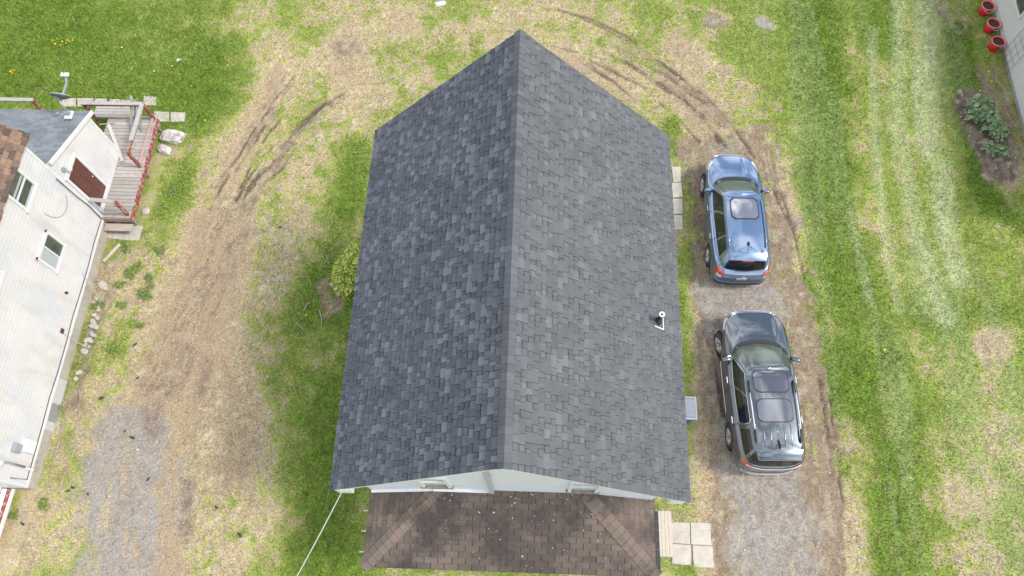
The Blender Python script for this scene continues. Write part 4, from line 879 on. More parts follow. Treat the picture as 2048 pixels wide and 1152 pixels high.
# ------------------------------------------------------------------ cars
def paint(name, col, metal=.55):
    m = mat(name, col, .28, metal, coat=1); return m
class Car:
    """closed-loop lofted body. local axes: +y forward, +x right. loops are half outlines from nose centre to tail centre"""
    def __init__(s, levels): s.L = [np.array(l, float) for l in levels]; s.K = len(s.L[0]); s.n = len(levels)
    def loop(s, l, t):
        K = s.K; T = 2*(K-1); L = s.L[l]
        def g(i):
            i %= T
            if i < K: return L[i]
            q = L[T-i].copy(); q[0] = -q[0]; return q
        i = math.floor(t); f = t-i; a, b, c, d = g(i-1), g(i), g(i+1), g(i+2)
        return .5*((2*b)+(c-a)*f+(2*a-5*b+4*c-d)*f*f+(3*b-a-3*c+d)*f**3)
    def P(s, t, v):     # v: 0..nlow-1 lower body (smooth), then shoulder ring, greenhouse, roof
        nl = s.nlow
        if v <= nl-1:
            i = min(int(v), nl-2); f = v-i; a, b, c, d = [s.loop(min(max(k, 0), nl-1), t) for k in (i-1, i, i+1, i+2)]
            return .5*((2*b)+(c-a)*f+(2*a-5*b+4*c-d)*f*f+(3*b-a-3*c+d)*f**3)
        i = int(v) if v < s.n-1 else s.n-1; f = v-i
        if i == nl-1:
            a, b = s.loop(i, t), s.loop(i+1, t); p = a+(b-a)*f; p[2] = a[2]+(b[2]-a[2])*math.sin(f*math.pi/2)+s.crease(t, f); return p
        if i == nl:
            a, b = s.loop(i, t), s.loop(i+1, t); p = a+(b-a)*f; k = math.sin(math.pi*f)*.035; r = math.hypot(p[0]/.9, (p[1]+.4)/2); p[0] *= 1+k*.9; p[1] += k*(1 if p[1] > -.4 else -1)*.6; p[2] += k*.6; return p
        a = s.loop(nl+1, t); b = np.array([a[0]*0, a[1]*.86+s.ymid*.14, a[2]]); p = a+(b-a)*f; p[2] = a[2]+s.crown*(1-(1-f)**2); return p
    def crease(s, t, f): return 0.
    def patch(s, t0, t1, v0, v1, nt=None, nv=None, off=0., flip=False):
        nt = nt or max(2, int(abs(t1-t0)*12)); nv = nv or max(1, int(abs(v1-v0)*8)); T = np.linspace(t0, t1, nt+1); Vv = np.linspace(v0, v1, nv+1)
        G = np.array([[s.P(t, v) for t in T] for v in Vv])
        if off:
            du = np.gradient(G, axis=1); dv = np.gradient(G, axis=0); nr = np.cross(du, dv); nr /= np.linalg.norm(nr, axis=2, keepdims=True)+1e-9
            c = G.reshape(-1, 3).mean(0)-np.array([0, s.ymid, .7]); sg = np.sign((nr*c).sum()) or 1; G = G+nr*off*sg
        F = [(j*(nt+1)+i, j*(nt+1)+i+1, (j+1)*(nt+1)+i+1, (j+1)*(nt+1)+i) for j in range(nv) for i in range(nt)]
        return G.reshape(-1, 3), F
    def put(s, name, m, parent, *a, **k):
        both = k.pop('both', False); mb = MB(); V, F = s.patch(*a, **k); mb.add(V, [f[::-1] for f in F])
        if both: V = V.copy(); V[:, 0] *= -1; mb.add(V, F)
        return mb.build(name, m, parent, True)
    def line(s, mb, pts, r=.004, off=.002):
        mb.tube([s.P(t, v)+np.array([math.copysign(off, s.P(t, v)[0]), 0, 0]) for t, v in pts], r, 5)

def body_with_arches(car, m, parent, wheels, ra, parts):
    """lower body as one grid; faces inside wheel circles removed, others split by part; parts: list (name, t0, t1, v0, v1)"""
    T = np.linspace(0, 2*(car.K-1), 441)[:-1]; Vv = np.linspace(0, car.nlow-1, 30); nt_ = len(T)
    G = np.array([[car.P(t, v) for t in T] for v in Vv]); Fs = {}
    def inside(p): return any(abs(p[0]) > .45 and math.hypot(p[1]-wy, p[2]-wz) < ra for wy, wz in wheels)
    K2 = 2*(car.K-1)
    for j in range(len(Vv)-1):
        for i in range(nt_):
            i2 = (i+1) % nt_; q = [(j, i), (j, i2), (j+1, i2), (j+1, i)]; c = sum(G[a][b] for a, b in q)/4
            if inside(c): continue
            tm = T[i]+.01; vm = (Vv[j]+Vv[j+1])/2; tm = tm if tm < car.K-1 else K2-tm; side = 'L' if T[i] > car.K-1 else 'R'; nm = 'body'
            for k, (n_, t0, t1, v0, v1) in enumerate(parts):
                if t0 <= tm < t1 and v0 <= vm < v1: nm = f'{n_}|{k}|{side if n_ == "door" else ""}'; break
            Fs.setdefault(nm, []).append(q)
    for j in range(len(Vv)):
        for i in range(nt_):
            p = G[j, i]
            if abs(p[0]) > .45:
                for wy, wz in wheels:
                    d = math.hypot(p[1]-wy, p[2]-wz)
                    if d < ra and d > ra*.55: p[1] = wy+(p[1]-wy)*ra/d; p[2] = wz+(p[2]-wz)*ra/d
    for nm, fs in Fs.items():
        ids = {}; V = []; F = []
        for q in fs:
            f = []
            for a in q:
                if a not in ids: ids[a] = len(V); V.append(G[a[0], a[1]])
                f.append(ids[a])
            F.append(tuple(f[::-1]))
        mesh(nm.split('|')[0], V, F, m, parent, True)
def wheel(parent, x, y, r, sg, steer=0, spokes=5):
    w = MB().lathe([(r*.62, -.11), (r*.93, -.11), (r, -.085), (r, .085), (r*.93, .11), (r*.64, .115), (r*.62, .10), (r*.62, -.11)], 40, (0, 0, 0), 'x').build('wheel', m_rubber, parent, True)
    w.location = (x, y, r); w.rotation_euler = (0, 0, steer)
    rm = MB().lathe([(r*.63, .09), (r*.66, .112), (r*.60, .112), (r*.56, .07), (r*.55, -.05)], 40, (0, 0, 0), 'x')
    if sg < 0: rm.V = [(-a, b, c) for a, b, c in rm.V]
    for k in range(spokes*2):
        a = 2*math.pi*(k//2)/spokes+(.16 if k % 2 else -.16); p = (sg*.085, r*.12*math.cos(a), r*.12*math.sin(a)); q = (sg*.10, r*.6*math.cos(a*1), r*.6*math.sin(a*1)); rm.bar(p, q, .05, .03, (1, 0, 0))
    rm.lathe([(.0, sg*.10), (.055, sg*.10), (.06, sg*.07)], 16, (0, 0, 0), 'x'); rm.build('rim', m_alloy, w, True)
    MB().lathe([(0, sg*.03), (r*.6, sg*.03)], 24, (0, 0, 0), 'x').build('brake_disc', m_dark, w)
def arch(parent, y, zc, ra, w, sg):
    m = MB(); m.lathe([(ra, 0), (ra, -.32), (0, -.33)], 32, (0, 0, 0), 'x'); m.V = [((sg*(w-.02+a)), y+b, zc+c) for a, b, c in m.V]
    m.build('wheel_arch', m_dark, parent, True)

def make_car(kind, lv, nlow, wheels, wr, ra, halfw, pmat, label, group=None):
    car = Car(lv); car.nlow = nlow; car.ymid = -.5; car.crown = .05
    e = empty(kind, label=label, cat='car', group=group)
    return car, e
def glassmat(name, tint, tr):
    m = bpy.data.materials.new(name); m.use_nodes = True; t = m.node_tree; b = t.nodes['Principled BSDF']; b.inputs['Base Color'].default_value = (*tint, 1)
    b.inputs['Roughness'].default_value = .03; b.inputs['Specular IOR Level'].default_value = .8; b.inputs['Alpha'].default_value = 1-tr; return m
g_clear = glassmat('windscreen glass', (.16, .21, .18), .55); g_clear.node_tree.nodes['Principled BSDF'].inputs['IOR'].default_value = 1.8; g_side = glassmat('side glass', (.03, .035, .03), .45); g_dark = glassmat('privacy glass', (.012, .012, .013), .12)
g_roof = glassmat('sunroof glass', (.42, .43, .45), .0); g_roof.node_tree.nodes['Principled BSDF'].inputs['Metallic'].default_value = .75; g_roof.node_tree.nodes['Principled BSDF'].inputs['Roughness'].default_value = .08

def interior(e, wmid, ydash, yseat, zf, ztop, hand=1):
    MB().box((0, (ydash-1.6)/2, zf), (wmid*1.8, ydash+1.9, .05)).build('cabin_floor', m_dark, e)
    MB().box((0, ydash-.12, zf+.42), (wmid*1.75, .5, .25)).build('dashboard', mat('dash grey green', (.10, .12, .10), .8), e, bevel=.06)
    for sx in (-.38, .38):
        for yy in (yseat, yseat-.95):
            MB().box((sx, yy, zf+.22), (.5, .5, .16)).build('seat_cushion', m_seat, e, bevel=.05); MB().box((sx, yy-.27, zf+.52), (.48, .14, .62)).build('seat_back', m_seat, e, bevel=.05)
            MB().box((sx, yy-.28, zf+.88), (.26, .10, .17)).build('headrest', m_seat, e, bevel=.04)
    MB().tube([(-.38+.18*math.cos(a), ydash-.45+.05*math.sin(a), zf+.55+.17*math.sin(a)) for a in np.linspace(0, 6.283, 21)], .016, 6).build('steering_wheel', m_black, e, True)

def car_common(car, e, m, wheels, wr, ra, hw, wins, steer=(0, 0)):
    nl = car.nlow; vb = nl   # belt level index
    T2 = 2*(car.K-1)
    # greenhouse pillars and glass, right half listed, mirrored by symmetric t
    for nm, t0, t1, s0, s1, gm, both in wins:
        car.put(nm, gm, e, t0, t1, vb+s0, vb+s1, nv=6)
        if both: car.put(nm, gm, e, T2-t1, T2-t0, vb+s0, vb+s1, nv=6)
    # frame: fill everything not glass on the right half + mirror
    edges = sorted([(t0, t1, s0, s1) for _, t0, t1, s0, s1, _, b in wins])
    cur = 0.; mb = MB()
    def addp(t0, t1, v0, v1):
        if t1-t0 < .01 or v1-v0 < .004: return
        V, F = car.patch(t0, t1, v0, v1, nv=max(1, int((v1-v0)*6))); mb.add(V, [f[::-1] for f in F]); V = V.copy(); V[:, 0] *= -1; mb.add(V, F)
    for t0, t1, s0, s1 in edges:
        a = max(t0, 0.); b = min(t1, car.K-1.)
        addp(cur, a, vb, vb+1); addp(a, b, vb, vb+s0); addp(a, b, vb+s1, vb+1); cur = b
    addp(cur, car.K-1., vb, vb+1); mb.build('pillars', m, e, True)
    # roof
    V, F = car.patch(0, T2, vb+1, vb+2, nt=160, nv=8); MB().add(V, [f[::-1] for f in F]).build('roof', m, e, True)
    for k, (wy, wz) in enumerate(wheels):
        for sg in (-1, 1): wheel(e, sg*(hw-.11), wy, wr, sg, steer[k]); arch(e, wy, wz, ra, hw, sg)
    MB().box((0, 0, .26), (hw*1.7, (wheels[0][0]-wheels[1][0])-.8, .1)).box((0, wheels[0][0]+.3, .3), (1.0, 1.0, .1)).box((0, wheels[1][0]-.3, .3), (1.0, 1.0, .1)).build('underbody', m_dark, e)

# ---- blue car
X = lambda xs, ys, zs: [(a, b, c) for a, b, c in zip(xs, ys, zs)]
ysh = [2.20, 2.14, 1.84, 1.30, .70, -.10, -.80, -1.35, -1.88, -2.20, -2.27, -2.28]
xsh = [0, .46, .74, .835, .865, .875, .87, .86, .82, .70, .38, 0]
b0 = X([x*.93 for x in xsh], [y*.985 for y in ysh], [.22]*12)
b1 = X([x*1.0 for x in xsh], [y+(.06 if y > 1.5 else -.05 if y < -1.6 else 0) for y in ysh], [.33]*12)
b2 = X([x*1.035 for x in xsh], [y+(.09 if y > 1.5 else -.07 if y < -1.6 else 0) for y in ysh], [.55]*12)
b3 = X([x*1.03 for x in xsh], [y+(.06 if y > 1.5 else -.01 if y < -1.6 else 0) for y in ysh], [.70, .70, .74, .78, .78, .78, .78, .78, .78, .74, .72, .72])
b4 = X(xsh, ysh, [.82, .83, .87, .94, .98, 1.0, 1.02, 1.03, 1.04, 1.0, .97, .97])
b5 = X([0, .42, .66, .735, .765, .79, .785, .77, .735, .64, .36, 0], [1.08, 1.04, .90, .74, .52, -.10, -.80, -1.35, -1.86, -2.10, -2.17, -2.19], [1.09, 1.08, 1.05, 1.04, 1.04, 1.06, 1.08, 1.09, 1.10, 1.08, 1.04, 1.04])
b6 = X([0, .38, .54, .57, .585, .59, .59, .585, .57, .50, .30, 0], [.36, .33, .22, .08, -.12, -.50, -1.0, -1.35, -1.72, -1.88, -1.93, -1.94], [1.61, 1.60, 1.58, 1.61, 1.63, 1.645, 1.64, 1.63, 1.60, 1.58, 1.58, 1.585])
mb_ = paint('metallic blue paint', (.12, .20, .34), .6)
car, ce = make_car('parked_car', [b0, b1, b2, b3, b4, b5, b6], 5, None, 0, 0, 0, mb_, 'blue metallic car with one sunroof parked at the upper end of the driveway')
car.crease = lambda t, f: (.014*math.exp(-(((t if t < 11 else 22-t)-.75)/.12)**2)*math.sin(math.pi*min(1, f*1.1))**.5 if min(t, 22-t) < 2 and f < .9 else 0)
whs = [(1.30, .35), (-1.34, .35)]
body_with_arches(car, mb_, ce, whs, .39, [('door', 3.75, 5.0, 1.2, 9), ('door', 5.0, 6.5, 1.2, 9), ('front_bumper', 0, 2.1, 0, 2.9), ('rear_bumper', 8.9, 12, 0, 2.4), ('tailgate', 8.9, 12, 2.4, 9)])
wins = [('windscreen', -1.95, 1.95, .06, .95, g_clear, False), ('side_window', 3.1, 4.95, .04, .90, g_side, True), ('side_window', 5.08, 6.55, .04, .90, g_side, True), ('side_window', 6.68, 7.75, .06, .86, g_side, True), ('rear_window', 9.15, 12.85, .08, .80, g_dark, False)]
car_common(car, ce, mb_, whs, .345, .39, .90, wins)
car.put('hood', mb_, ce, -2.7, 2.7, 4, 4.96, nt=150, nv=14); car.put('shoulder', mb_, ce, 2.7, 19.3, 4, 5, nt=160, nv=4)
car.put('cowl', m_black, ce, -2.3, 2.3, 4.9, 5.03, nt=40, nv=2, off=.006)
GP = []
for t_ in (2.72, -2.72): hc = MB(); car.line(hc, [(t_, 4+.05*k) for k in range(19)], .008); GP.append(hc)
for sg in (1, -1):
    for t in (3.75, 5.0, 6.5): GP.append(MB().tube([car.P(t*sg % 22, v)+np.array([.001*sg, 0, 0]) for v in np.linspace(1.2, 5, 14)], .008, 4))
GP.append(MB().tube([car.P(t, 4.02)+np.array([0, 0, .002]) for t in np.linspace(-2.6, 2.6, 30)], .010, 4)); GP.append(MB().tube([car.P(t, 2.4)+np.array([0, -.002, 0]) for t in np.linspace(8.9, 13.1, 24)], .006, 4))
for hc in GP: hc.build('panel_gap', m_dark, ce)
for sg in (1, -1):
    V, F = car.patch(1.6, 2.5, 3.1, 4.16, off=.007); V = V.copy(); V[:, 0] *= sg; MB().add(V, F if sg < 0 else [f[::-1] for f in F]).build('headlight', m_clear, ce, True)
    V, F = car.patch(8.25, 9.35, 2.9, 4.4, off=.010); V = V.copy(); V[:, 0] *= sg; tl = MB().add(V, F if sg < 0 else [f[::-1] for f in F]).build('tail_light', m_redlens, ce, True)
    V, F = car.patch(8.75, 9.3, 3.0, 3.35, off=.013); V = V.copy(); V[:, 0] *= sg; MB().add(V, F if sg < 0 else [f[::-1] for f in F]).build('reverse_lamp', m_clear, tl, True)
    MB().tube([car.P(sg*t % 22, 5.985)+np.array([-.03*sg, 0, .055]) for t in (3.4, 3.8, 4.4, 5, 6, 7, 7.8)], .022, 8).build('roof_rail', mb_, ce, True)
    p = car.P(3.35*sg % 22, 4.9); MB().hexa([(p[0]+sg*a, p[1]+b_, p[2]+c) for a, b_, c in ((.06, -.09, -.02), (.27, -.13, -.01), (.27, -.03, -.01), (.06, .03, -.02), (.06, -.10, .12), (.26, -.13, .12), (.25, -.04, .12), (.06, .03, .12))] if sg > 0 else [(p[0]+sg*a, p[1]+b_, p[2]+c) for a, b_, c in ((.27, -.13, -.01), (.06, -.09, -.02), (.06, .03, -.02), (.27, -.03, -.01), (.26, -.13, .12), (.06, -.10, .12), (.06, .03, .12), (.25, -.04, .12))]).build('wing_mirror', mb_, ce, True, bevel=.025)
    MB().bar((p[0]-sg*.02, p[1]-.04, p[2]), (p[0]+sg*.08, p[1]-.04, p[2]+.02), .05, .04).build('mirror_arm', m_black, ce)
    for t in (4.75, 6.2):
        p = car.P(sg*t % 22, 3.55); MB().bar((p[0]+sg*.03, p[1]+.09, p[2]), (p[0]+sg*.03, p[1]-.09, p[2]), .03, .03).build('door_handle', m_chrome, ce, bevel=.008)
    V, F = car.patch(1.6, 8.9, .1, 1.0, off=.006, nt=60); 
rf = lambda t, f: car.P(t, 6+f)
def roofpanel(nm, y0, y1, w, m, parent, dz=.008, z0=1.60):
    n_ = 10; V = []; 
    for j in range(n_+1):
        for i in range(n_+1):
            a = -1+2*i/n_; b_ = -1+2*j/n_; r = .16; ax = a*w/2; by_ = (y0+y1)/2+b_*(y1-y0)/2*1.0
            if abs(a) > .99: by_ = (y0+y1)/2+b_*((y1-y0)/2-.05)
            if abs(b_) > .99: ax = a*(w/2-.05)
            V.append((ax, by_, zroof(ax, by_)+dz))
    return mesh(nm, V, [(j*(n_+1)+i, j*(n_+1)+i+1, (j+1)*(n_+1)+i+1, (j+1)*(n_+1)+i) for j in range(n_) for i in range(n_)], m, parent, True)
from mathutils.bvhtree import BVHTree
def roofbvh(car):
    V, F = car.patch(0, 2*(car.K-1), car.nlow+1, car.nlow+2, nt=160, nv=8); b_ = BVHTree.FromPolygons([Vector(v) for v in V], F)
    def z(x, y):
        h = b_.ray_cast(Vector((x, y, 3)), Vector((0, 0, -1))); return h[0].z if h[0] else 1.62
    return z
zroof = roofbvh(car)
roofpanel('sunroof_frame', -.72, .08, .86, m_black, ce, .006); roofpanel('sunroof', -.68, .03, .79, g_roof, ce, .012)
# spoiler, brake light, wiper, antenna, plate, badges, step pad
sp_ = MB().hexa([(-.56, -2.06, 1.545), (.56, -2.06, 1.545), (.58, -1.78, 1.61), (-.58, -1.78, 1.61), (-.54, -2.08, 1.575), (.54, -2.08, 1.575), (.58, -1.76, 1.645), (-.58, -1.76, 1.645)]).build('spoiler', mb_, ce, True, bevel=.01)
MB().box((0, -2.085, 1.555), (.34, .03, .03)).build('brake_light', m_redlens, sp_); MB().box((-.42, -1.78, 1.652), (.06, .1, .012)).box((.42, -1.78, 1.652), (.06, .1, .012)).build('spoiler_hinge', m_chrome, ce)
MB().tube([(-.25, -2.20, 1.12), (.05, -2.205, 1.10), (.42, -2.16, 1.14)], .012, 5).build('rear_wiper', m_black, ce); MB().tube([(.02, -1.58, 1.68), (.05, -1.80, 1.84)], .008, 5).tube([(.02, -1.5, 1.68), (.02, -1.6, 1.70)], .03, 6).build('antenna', m_dark, ce)
MB().tube([(-.5, .95, 1.12), (.05, .97, 1.15), (.1, .90, 1.15)], .009, 5).tube([(0, .99, 1.12), (.5, .90, 1.13)], .009, 5).build('wiper', m_black, ce)
pt = car.P(11, 2.95); pl = MB().box((0, pt[1]-.015, pt[2]-.01), (.31, .012, .16)).build('number_plate', m_plate, ce); pl.rotation_euler = (0, 0, 0)
cu = bpy.data.curves.new('plate_text', 'FONT'); cu.body = 'LDN 5JNI'; cu.size = .085; cu.align_x = 'CENTER'; cu.align_y = 'CENTER'; cu.extrude = .001
cu.materials.append(mat('plate ink', (.03, .05, .15), .6)); to = link('plate_lettering', cu); bpy.context.view_layer.update(); me_ = bpy.data.meshes.new_from_object(to.evaluated_get(bpy.context.evaluated_depsgraph_get())); bpy.data.objects.remove(to); to = link('plate_lettering', me_, pl); to.location = (0, pt[1]-.023, pt[2]-.01); to.rotation_euler = (R(90), 0, 0)
em = MB().lathe([(0, .0), (.055, .0), (.05, .012), (0, .015)], 16, (0, 0, 0)); em.V = [(a*1.3, pt[1]-.02-c, pt[2]+.14+b_*.8) for a, b_, c in em.V]; em.build('oval_badge', m_chrome, ce, True)
for x0, x1 in ((-.56, -.38), (.40, .56)):
    q = MB()
    for k in range(6): xx = x0+(x1-x0)*k/5; q.box((xx, car.P(11-abs(xx)*3, 2.95)[1]-.006, pt[2]+.07), (.018, .012, .03))
    q.build('lettering_badge', m_chrome, ce)
pad = MB()
for k in range(19):
    xx = -.58+k*.0645; t = 11-abs(xx)/.38*1.0 if abs(xx) < .38 else 10-(abs(xx)-.38)/.32; p = car.P(t, 2.35); pad.box((xx, p[1]+.03, p[2]+.015), (.05, .11, .02))
pad.build('step_pad', m_black, ce)
V, F = car.patch(8.6, 13.4, .2, 1.8, off=.008, nt=50, nv=4); MB().add(V, [f[::-1] for f in F]).build('bumper_valance', m_black, ce, True)
MB().tube([car.P(t, 3.3)+np.array([0, .01, 0]) for t in np.linspace(-1.2, 1.2, 14)], .02, 6).build('grille_bar', m_chrome, ce, True)
interior(ce, .70, .95, .0, .55, 1.6); MB().box((0, .40, 1.47), (.26, .05, .07)).build('rear_view_mirror', m_black, ce, bevel=.01)
c_ = np.array([6.3, 10.91, 0])+EX*.90; ce.location = (c_[0], c_[1]+.02, .0); ce.rotation_euler = (0, 0, -R(4.4)); ce.scale = (.99, .975, .99)

# ---- dark car with two glass roof panels
s_y = 1.03; dk_y = [2.24, 2.19, 1.92, 1.36, .72, -.15, -.95, -1.42, -1.95, -2.26, -2.38, -2.40]
dk_x = [0, .50, .80, .905, .925, .935, .93, .92, .88, .74, .40, 0]
c0_ = X([x*.93 for x in dk_x], [y*.985 for y in dk_y], [.24]*12)
c1_ = X(dk_x, [y+(.06 if y > 1.5 else -.03 if y < -1.6 else 0) for y in dk_y], [.35]*12)
c2_ = X([x*1.03 for x in dk_x], [y+(.09 if y > 1.5 else -.04 if y < -1.6 else 0) for y in dk_y], [.58]*12)
c3_ = X([x*1.025 for x in dk_x], [y+(.06 if y > 1.5 else -.03 if y < -1.6 else 0) for y in dk_y], [.74, .74, .78, .82, .82, .82, .82, .83, .84, .84, .84, .84])
c4_ = X(dk_x, dk_y, [.90, .91, .95, 1.0, 1.03, 1.05, 1.07, 1.08, 1.09, 1.06, 1.05, 1.05])
c5_ = X([0, .46, .72, .80, .83, .855, .85, .835, .80, .71, .40, 0], [1.16, 1.10, .92, .74, .52, -.15, -.95, -1.42, -1.96, -2.22, -2.33, -2.35], [1.15, 1.14, 1.11, 1.09, 1.09, 1.11, 1.13, 1.14, 1.15, 1.13, 1.11, 1.11])
c6_ = X([0, .42, .595, .63, .645, .65, .645, .635, .61, .54, .32, 0], [.36, .33, .20, .05, -.18, -.60, -1.15, -1.50, -1.84, -1.99, -2.09, -2.12], [1.66, 1.65, 1.63, 1.655, 1.67, 1.685, 1.68, 1.67, 1.64, 1.62, 1.63, 1.64])
md_ = paint('dark grey green metallic paint', (.062, .082, .098), .6)
car, de = make_car('parked_car', [c0_, c1_, c2_, c3_, c4_, c5_, c6_], 5, None, 0, 0, 0, md_, 'dark grey car with two glass roof panels parked at the lower end of the driveway')
def crs(t, f):
    t = t if t < 11 else 22-t
    return .022*math.exp(-((t-1.25)/.16)**2)*math.sin(math.pi*min(1, f*1.1))**.5 if t < 2 and f < .9 else 0
car.crease = crs
whs = [(1.38, .37), (-1.38, .37)]
body_with_arches(car, md_, de, whs, .41, [('door', 3.75, 5.0, 1.2, 9), ('door', 5.0, 6.45, 1.2, 9), ('front_bumper', 0, 2.1, 0, 2.9), ('rear_bumper', 8.9, 12, 0, 2.4), ('tailgate', 8.9, 12, 2.4, 9)])
wins = [('windscreen', -1.95, 1.95, .06, .95, g_clear, False), ('side_window', 3.1, 4.9, .05, .88, g_side, True), ('side_window', 5.0, 6.3, .05, .88, g_dark, True), ('side_window', 6.75, 8.3, .06, .80, g_dark, True), ('rear_window', 8.75, 13.25, .05, .86, g_dark, False)]
car_common(car, de, md_, whs, .365, .41, .955, wins, steer=(.22, 0))
car.put('hood', md_, de, -2.7, 2.7, 4, 4.96, nt=150, nv=14); car.put('shoulder', md_, de, 2.7, 19.3, 4, 5, nt=160, nv=4)
car.put('cowl', m_black, de, -2.3, 2.3, 4.9, 5.03, nt=40, nv=2, off=.006)
GP = []
for t_ in (2.72, -2.72): hc = MB(); car.line(hc, [(t_, 4+.05*k) for k in range(19)], .008); GP.append(hc)
for sg in (1, -1):
    for t in (3.75, 5.0, 6.45): GP.append(MB().tube([car.P(t*sg % 22, v)+np.array([.001*sg, 0, 0]) for v in np.linspace(1.2, 5, 14)], .008, 4))
GP.append(MB().tube([car.P(t, 4.02)+np.array([0, 0, .002]) for t in np.linspace(-2.6, 2.6, 30)], .010, 4)); GP.append(MB().tube([car.P(t, 2.4)+np.array([0, -.002, 0]) for t in np.linspace(8.9, 13.1, 24)], .006, 4))
for hc in GP: hc.build('panel_gap', m_dark, de)
for sg in (1, -1):
    def side(*a, m=None, nm='', par=de, **k):
        V, F = car.patch(*a, **k); V = V.copy(); V[:, 0] *= sg; return MB().add(V, F if sg < 0 else [f[::-1] for f in F]).build(nm, m, par, True)
    side(1.75, 2.55, 3.2, 4.05, off=.007, m=m_clear, nm='headlight'); side(8.35, 9.6, 3.55, 4.45, off=.010, m=m_redlens, nm='tail_light')
    side(9.6, 10.6, 3.85, 4.05, off=.010, m=m_redlens, nm='tail_light_strip')
    # chrome around the side glass
    q = [(t, 5.03) for t in np.linspace(2.9, 6.35, 20)]+[(6.45, 5.2), (6.42, 5.5), (6.3, 5.85)]+[(t, 5.91) for t in np.linspace(6.2, 3.0, 18)]+[(2.85, 5.7), (2.8, 5.4), (2.82, 5.15), (2.9, 5.03)]
    MB().tube([car.P(sg*t % 22, v)+np.array([.008*sg, 0, .004]) for t, v in q], .010, 5, False).build('chrome_trim', m_chrome, de, True)
    MB().tube([car.P(sg*t % 22, 5.985)+np.array([-.035*sg, 0, z]) for t, z in ((3.75, .02), (3.95, .06), (4.3, .075), (4.7, .08))], [.012, .028, .026, .024], 8).build('rail_end', m_black, de, True)
    MB().tube([car.P(sg*t % 22, 5.985)+np.array([-.035*sg, 0, .08]) for t in (4.7, 5.2, 5.8, 6.4, 6.9)], .022, 8).build('roof_rail', m_chrome, de, True)
    MB().tube([car.P(sg*t % 22, 5.985)+np.array([-.035*sg, 0, z]) for t, z in ((6.9, .08), (7.3, .075), (7.7, .06), (7.95, .02))], [.024, .026, .028, .012], 8).build('rail_end', m_black, de, True)
    p = car.P(3.35*sg % 22, 4.9); A_ = [(.05, -.10, -.02), (.29, -.15, 0), (.29, -.03, 0), (.05, .03, -.02), (.05, -.11, .13), (.28, -.15, .13), (.26, -.05, .13), (.05, .03, .13)]
    if sg < 0: A_ = [A_[k] for k in (1, 0, 3, 2, 5, 4, 7, 6)]
    MB().hexa([(p[0]+sg*a, p[1]+b_, p[2]+c) for a, b_, c in A_]).build('wing_mirror', md_, de, True, bevel=.03)
    MB().tube([(p[0]+sg*.03, p[1]+.05, p[2]+.02), (p[0]+sg*.27, p[1]-.04, p[2]+.05)], .012, 5).build('mirror_trim', m_chrome, de)
    for t in (4.7, 6.15):
        p = car.P(sg*t % 22, 3.55); MB().bar((p[0]+sg*.03, p[1]+.10, p[2]), (p[0]+sg*.03, p[1]-.10, p[2]), .03, .03).build('door_handle', m_chrome, de, bevel=.008)
    MB().tube([car.P(sg*t % 22, .9)+np.array([.008*sg, 0, 0]) for t in np.linspace(3.8, 6.4, 10)], .012, 5).build('sill_trim', m_chrome, de)
zroof = roofbvh(car)
roofpanel('sunroof_frame', -.46, .20, .98, m_black, de, .005); g_roof2 = glassmat('dark sunroof glass', (.20, .21, .23), .0); g_roof2.node_tree.nodes['Principled BSDF'].inputs['Metallic'].default_value = .7; g_roof2.node_tree.nodes['Principled BSDF'].inputs['Roughness'].default_value = .06
roofpanel('sunroof', -.43, .17, .93, g_roof2, de, .012)
roofpanel('sunroof_frame', -1.28, -.62, .98, m_black, de, .005); roofpanel('rear_sunroof', -1.25, -.65, .93, g_roof2, de, .012)
for k in range(5):
    xx = -.36+k*.18; MB().tube([(xx, -.58, zroof(xx, -.58)+.0), (xx, -.49, zroof(xx, -.49)+.0)], .012, 6).build('roof_rib', md_, de, True)
    y1_ = -1.66 if k == 2 else -1.92
    MB().tube([(xx, -1.33, zroof(xx, -1.33)-.002)]+[(xx, -1.33+(y1_+1.33)*a, zroof(xx, -1.33+(y1_+1.33)*a)-.002) for a in (.3, .6, 1)], .016, 6).build('roof_rib', md_, de, True)
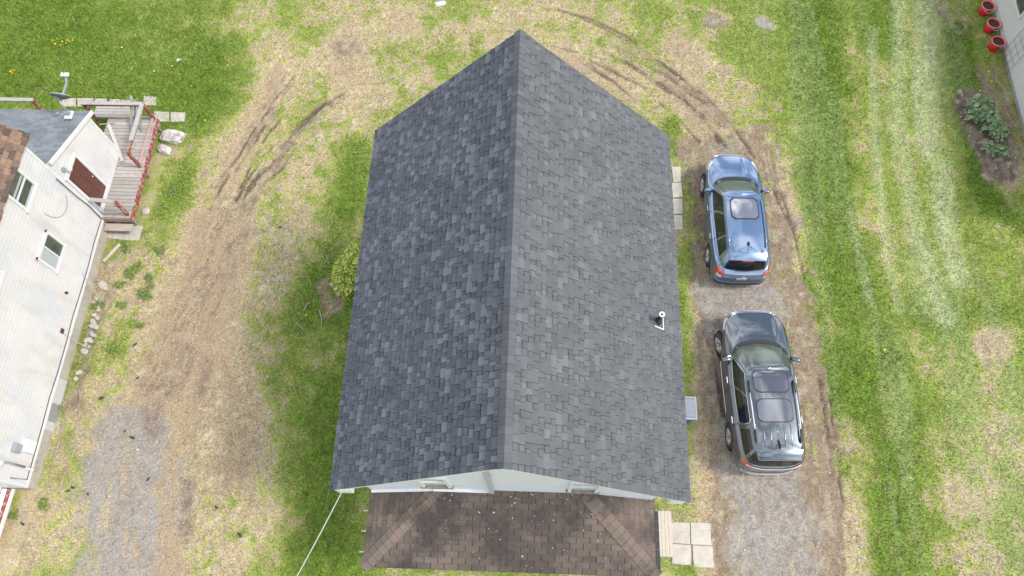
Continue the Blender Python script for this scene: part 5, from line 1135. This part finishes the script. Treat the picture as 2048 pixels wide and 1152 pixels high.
MB().hexa([(-.03, -1.98, 1.70), (.03, -1.98, 1.70), (.012, -1.72, 1.71), (-.012, -1.72, 1.71), (-.006, -1.97, 1.80), (.006, -1.97, 1.80), (.004, -1.76, 1.73), (-.004, -1.76, 1.73)]).build('shark_fin_antenna', m_dark, de, bevel=.005)
MB().hexa([(-.58, -2.26, 1.59), (.58, -2.26, 1.59), (.63, -1.99, 1.655), (-.63, -1.99, 1.655), (-.55, -2.28, 1.615), (.55, -2.28, 1.615), (.63, -1.97, 1.685), (-.63, -1.97, 1.685)]).build('spoiler', md_, de, True, bevel=.012)
MB().tube([car.P(t, 3.9)+np.array([0, -.012, 0]) for t in np.linspace(9.0, 13.0, 26)], .018, 6).build('chrome_wing', m_chrome, de, True)
MB().tube([car.P(t, 1.3)+np.array([0, -.010, 0]) for t in np.linspace(9.0, 13.0, 26)], .014, 6).build('bumper_trim', m_chrome, de, True)
for x0, x1 in ((-.66, -.44), (.52, .66), (-.07, .07)):
    q = MB()
    for k in range(6): xx = x0+(x1-x0)*k/5; t = 11-abs(xx)/.40 if abs(xx) < .4 else 10-(abs(xx)-.4)/.34; pq = car.P(t, 3.0); q.box((xx, pq[1]-.006, pq[2]), (.024, .012, .032))
    q.build('lettering_badge', m_chrome, de)
MB().tube([(-.55, .98, 1.18), (.05, 1.03, 1.21)], .010, 5).tube([(0, 1.05, 1.19), (.55, .94, 1.18)], .010, 5).build('wiper', m_black, de); MB().tube([(-.2, -2.30, 1.2), (.3, -2.30, 1.2)], .01, 5).build('rear_wiper', m_black, de)
MB().tube([car.P(t, 3.4)+np.array([0, .01, 0]) for t in np.linspace(-1.3, 1.3, 14)], .02, 6).build('grille_bar', m_chrome, de, True)
MB().tube([car.P(t, 4.03)+np.array([0, .004, .004]) for t in np.linspace(-1.4, 1.4, 16)], .010, 6).build('hood_edge_trim', m_chrome, de, True)
interior(de, .78, .95, -.05, .6, 1.65); MB().box((0, .38, 1.52), (.26, .05, .07)).build('rear_view_mirror', m_black, de, bevel=.01)
h_ = R(2.6); ex2 = np.array([math.cos(h_), -math.sin(h_), 0]); c_ = np.array([6.035, 5.30, 0])+ex2*.955; de.location = (c_[0], c_[1], 0); de.rotation_euler = (0, 0, -h_)
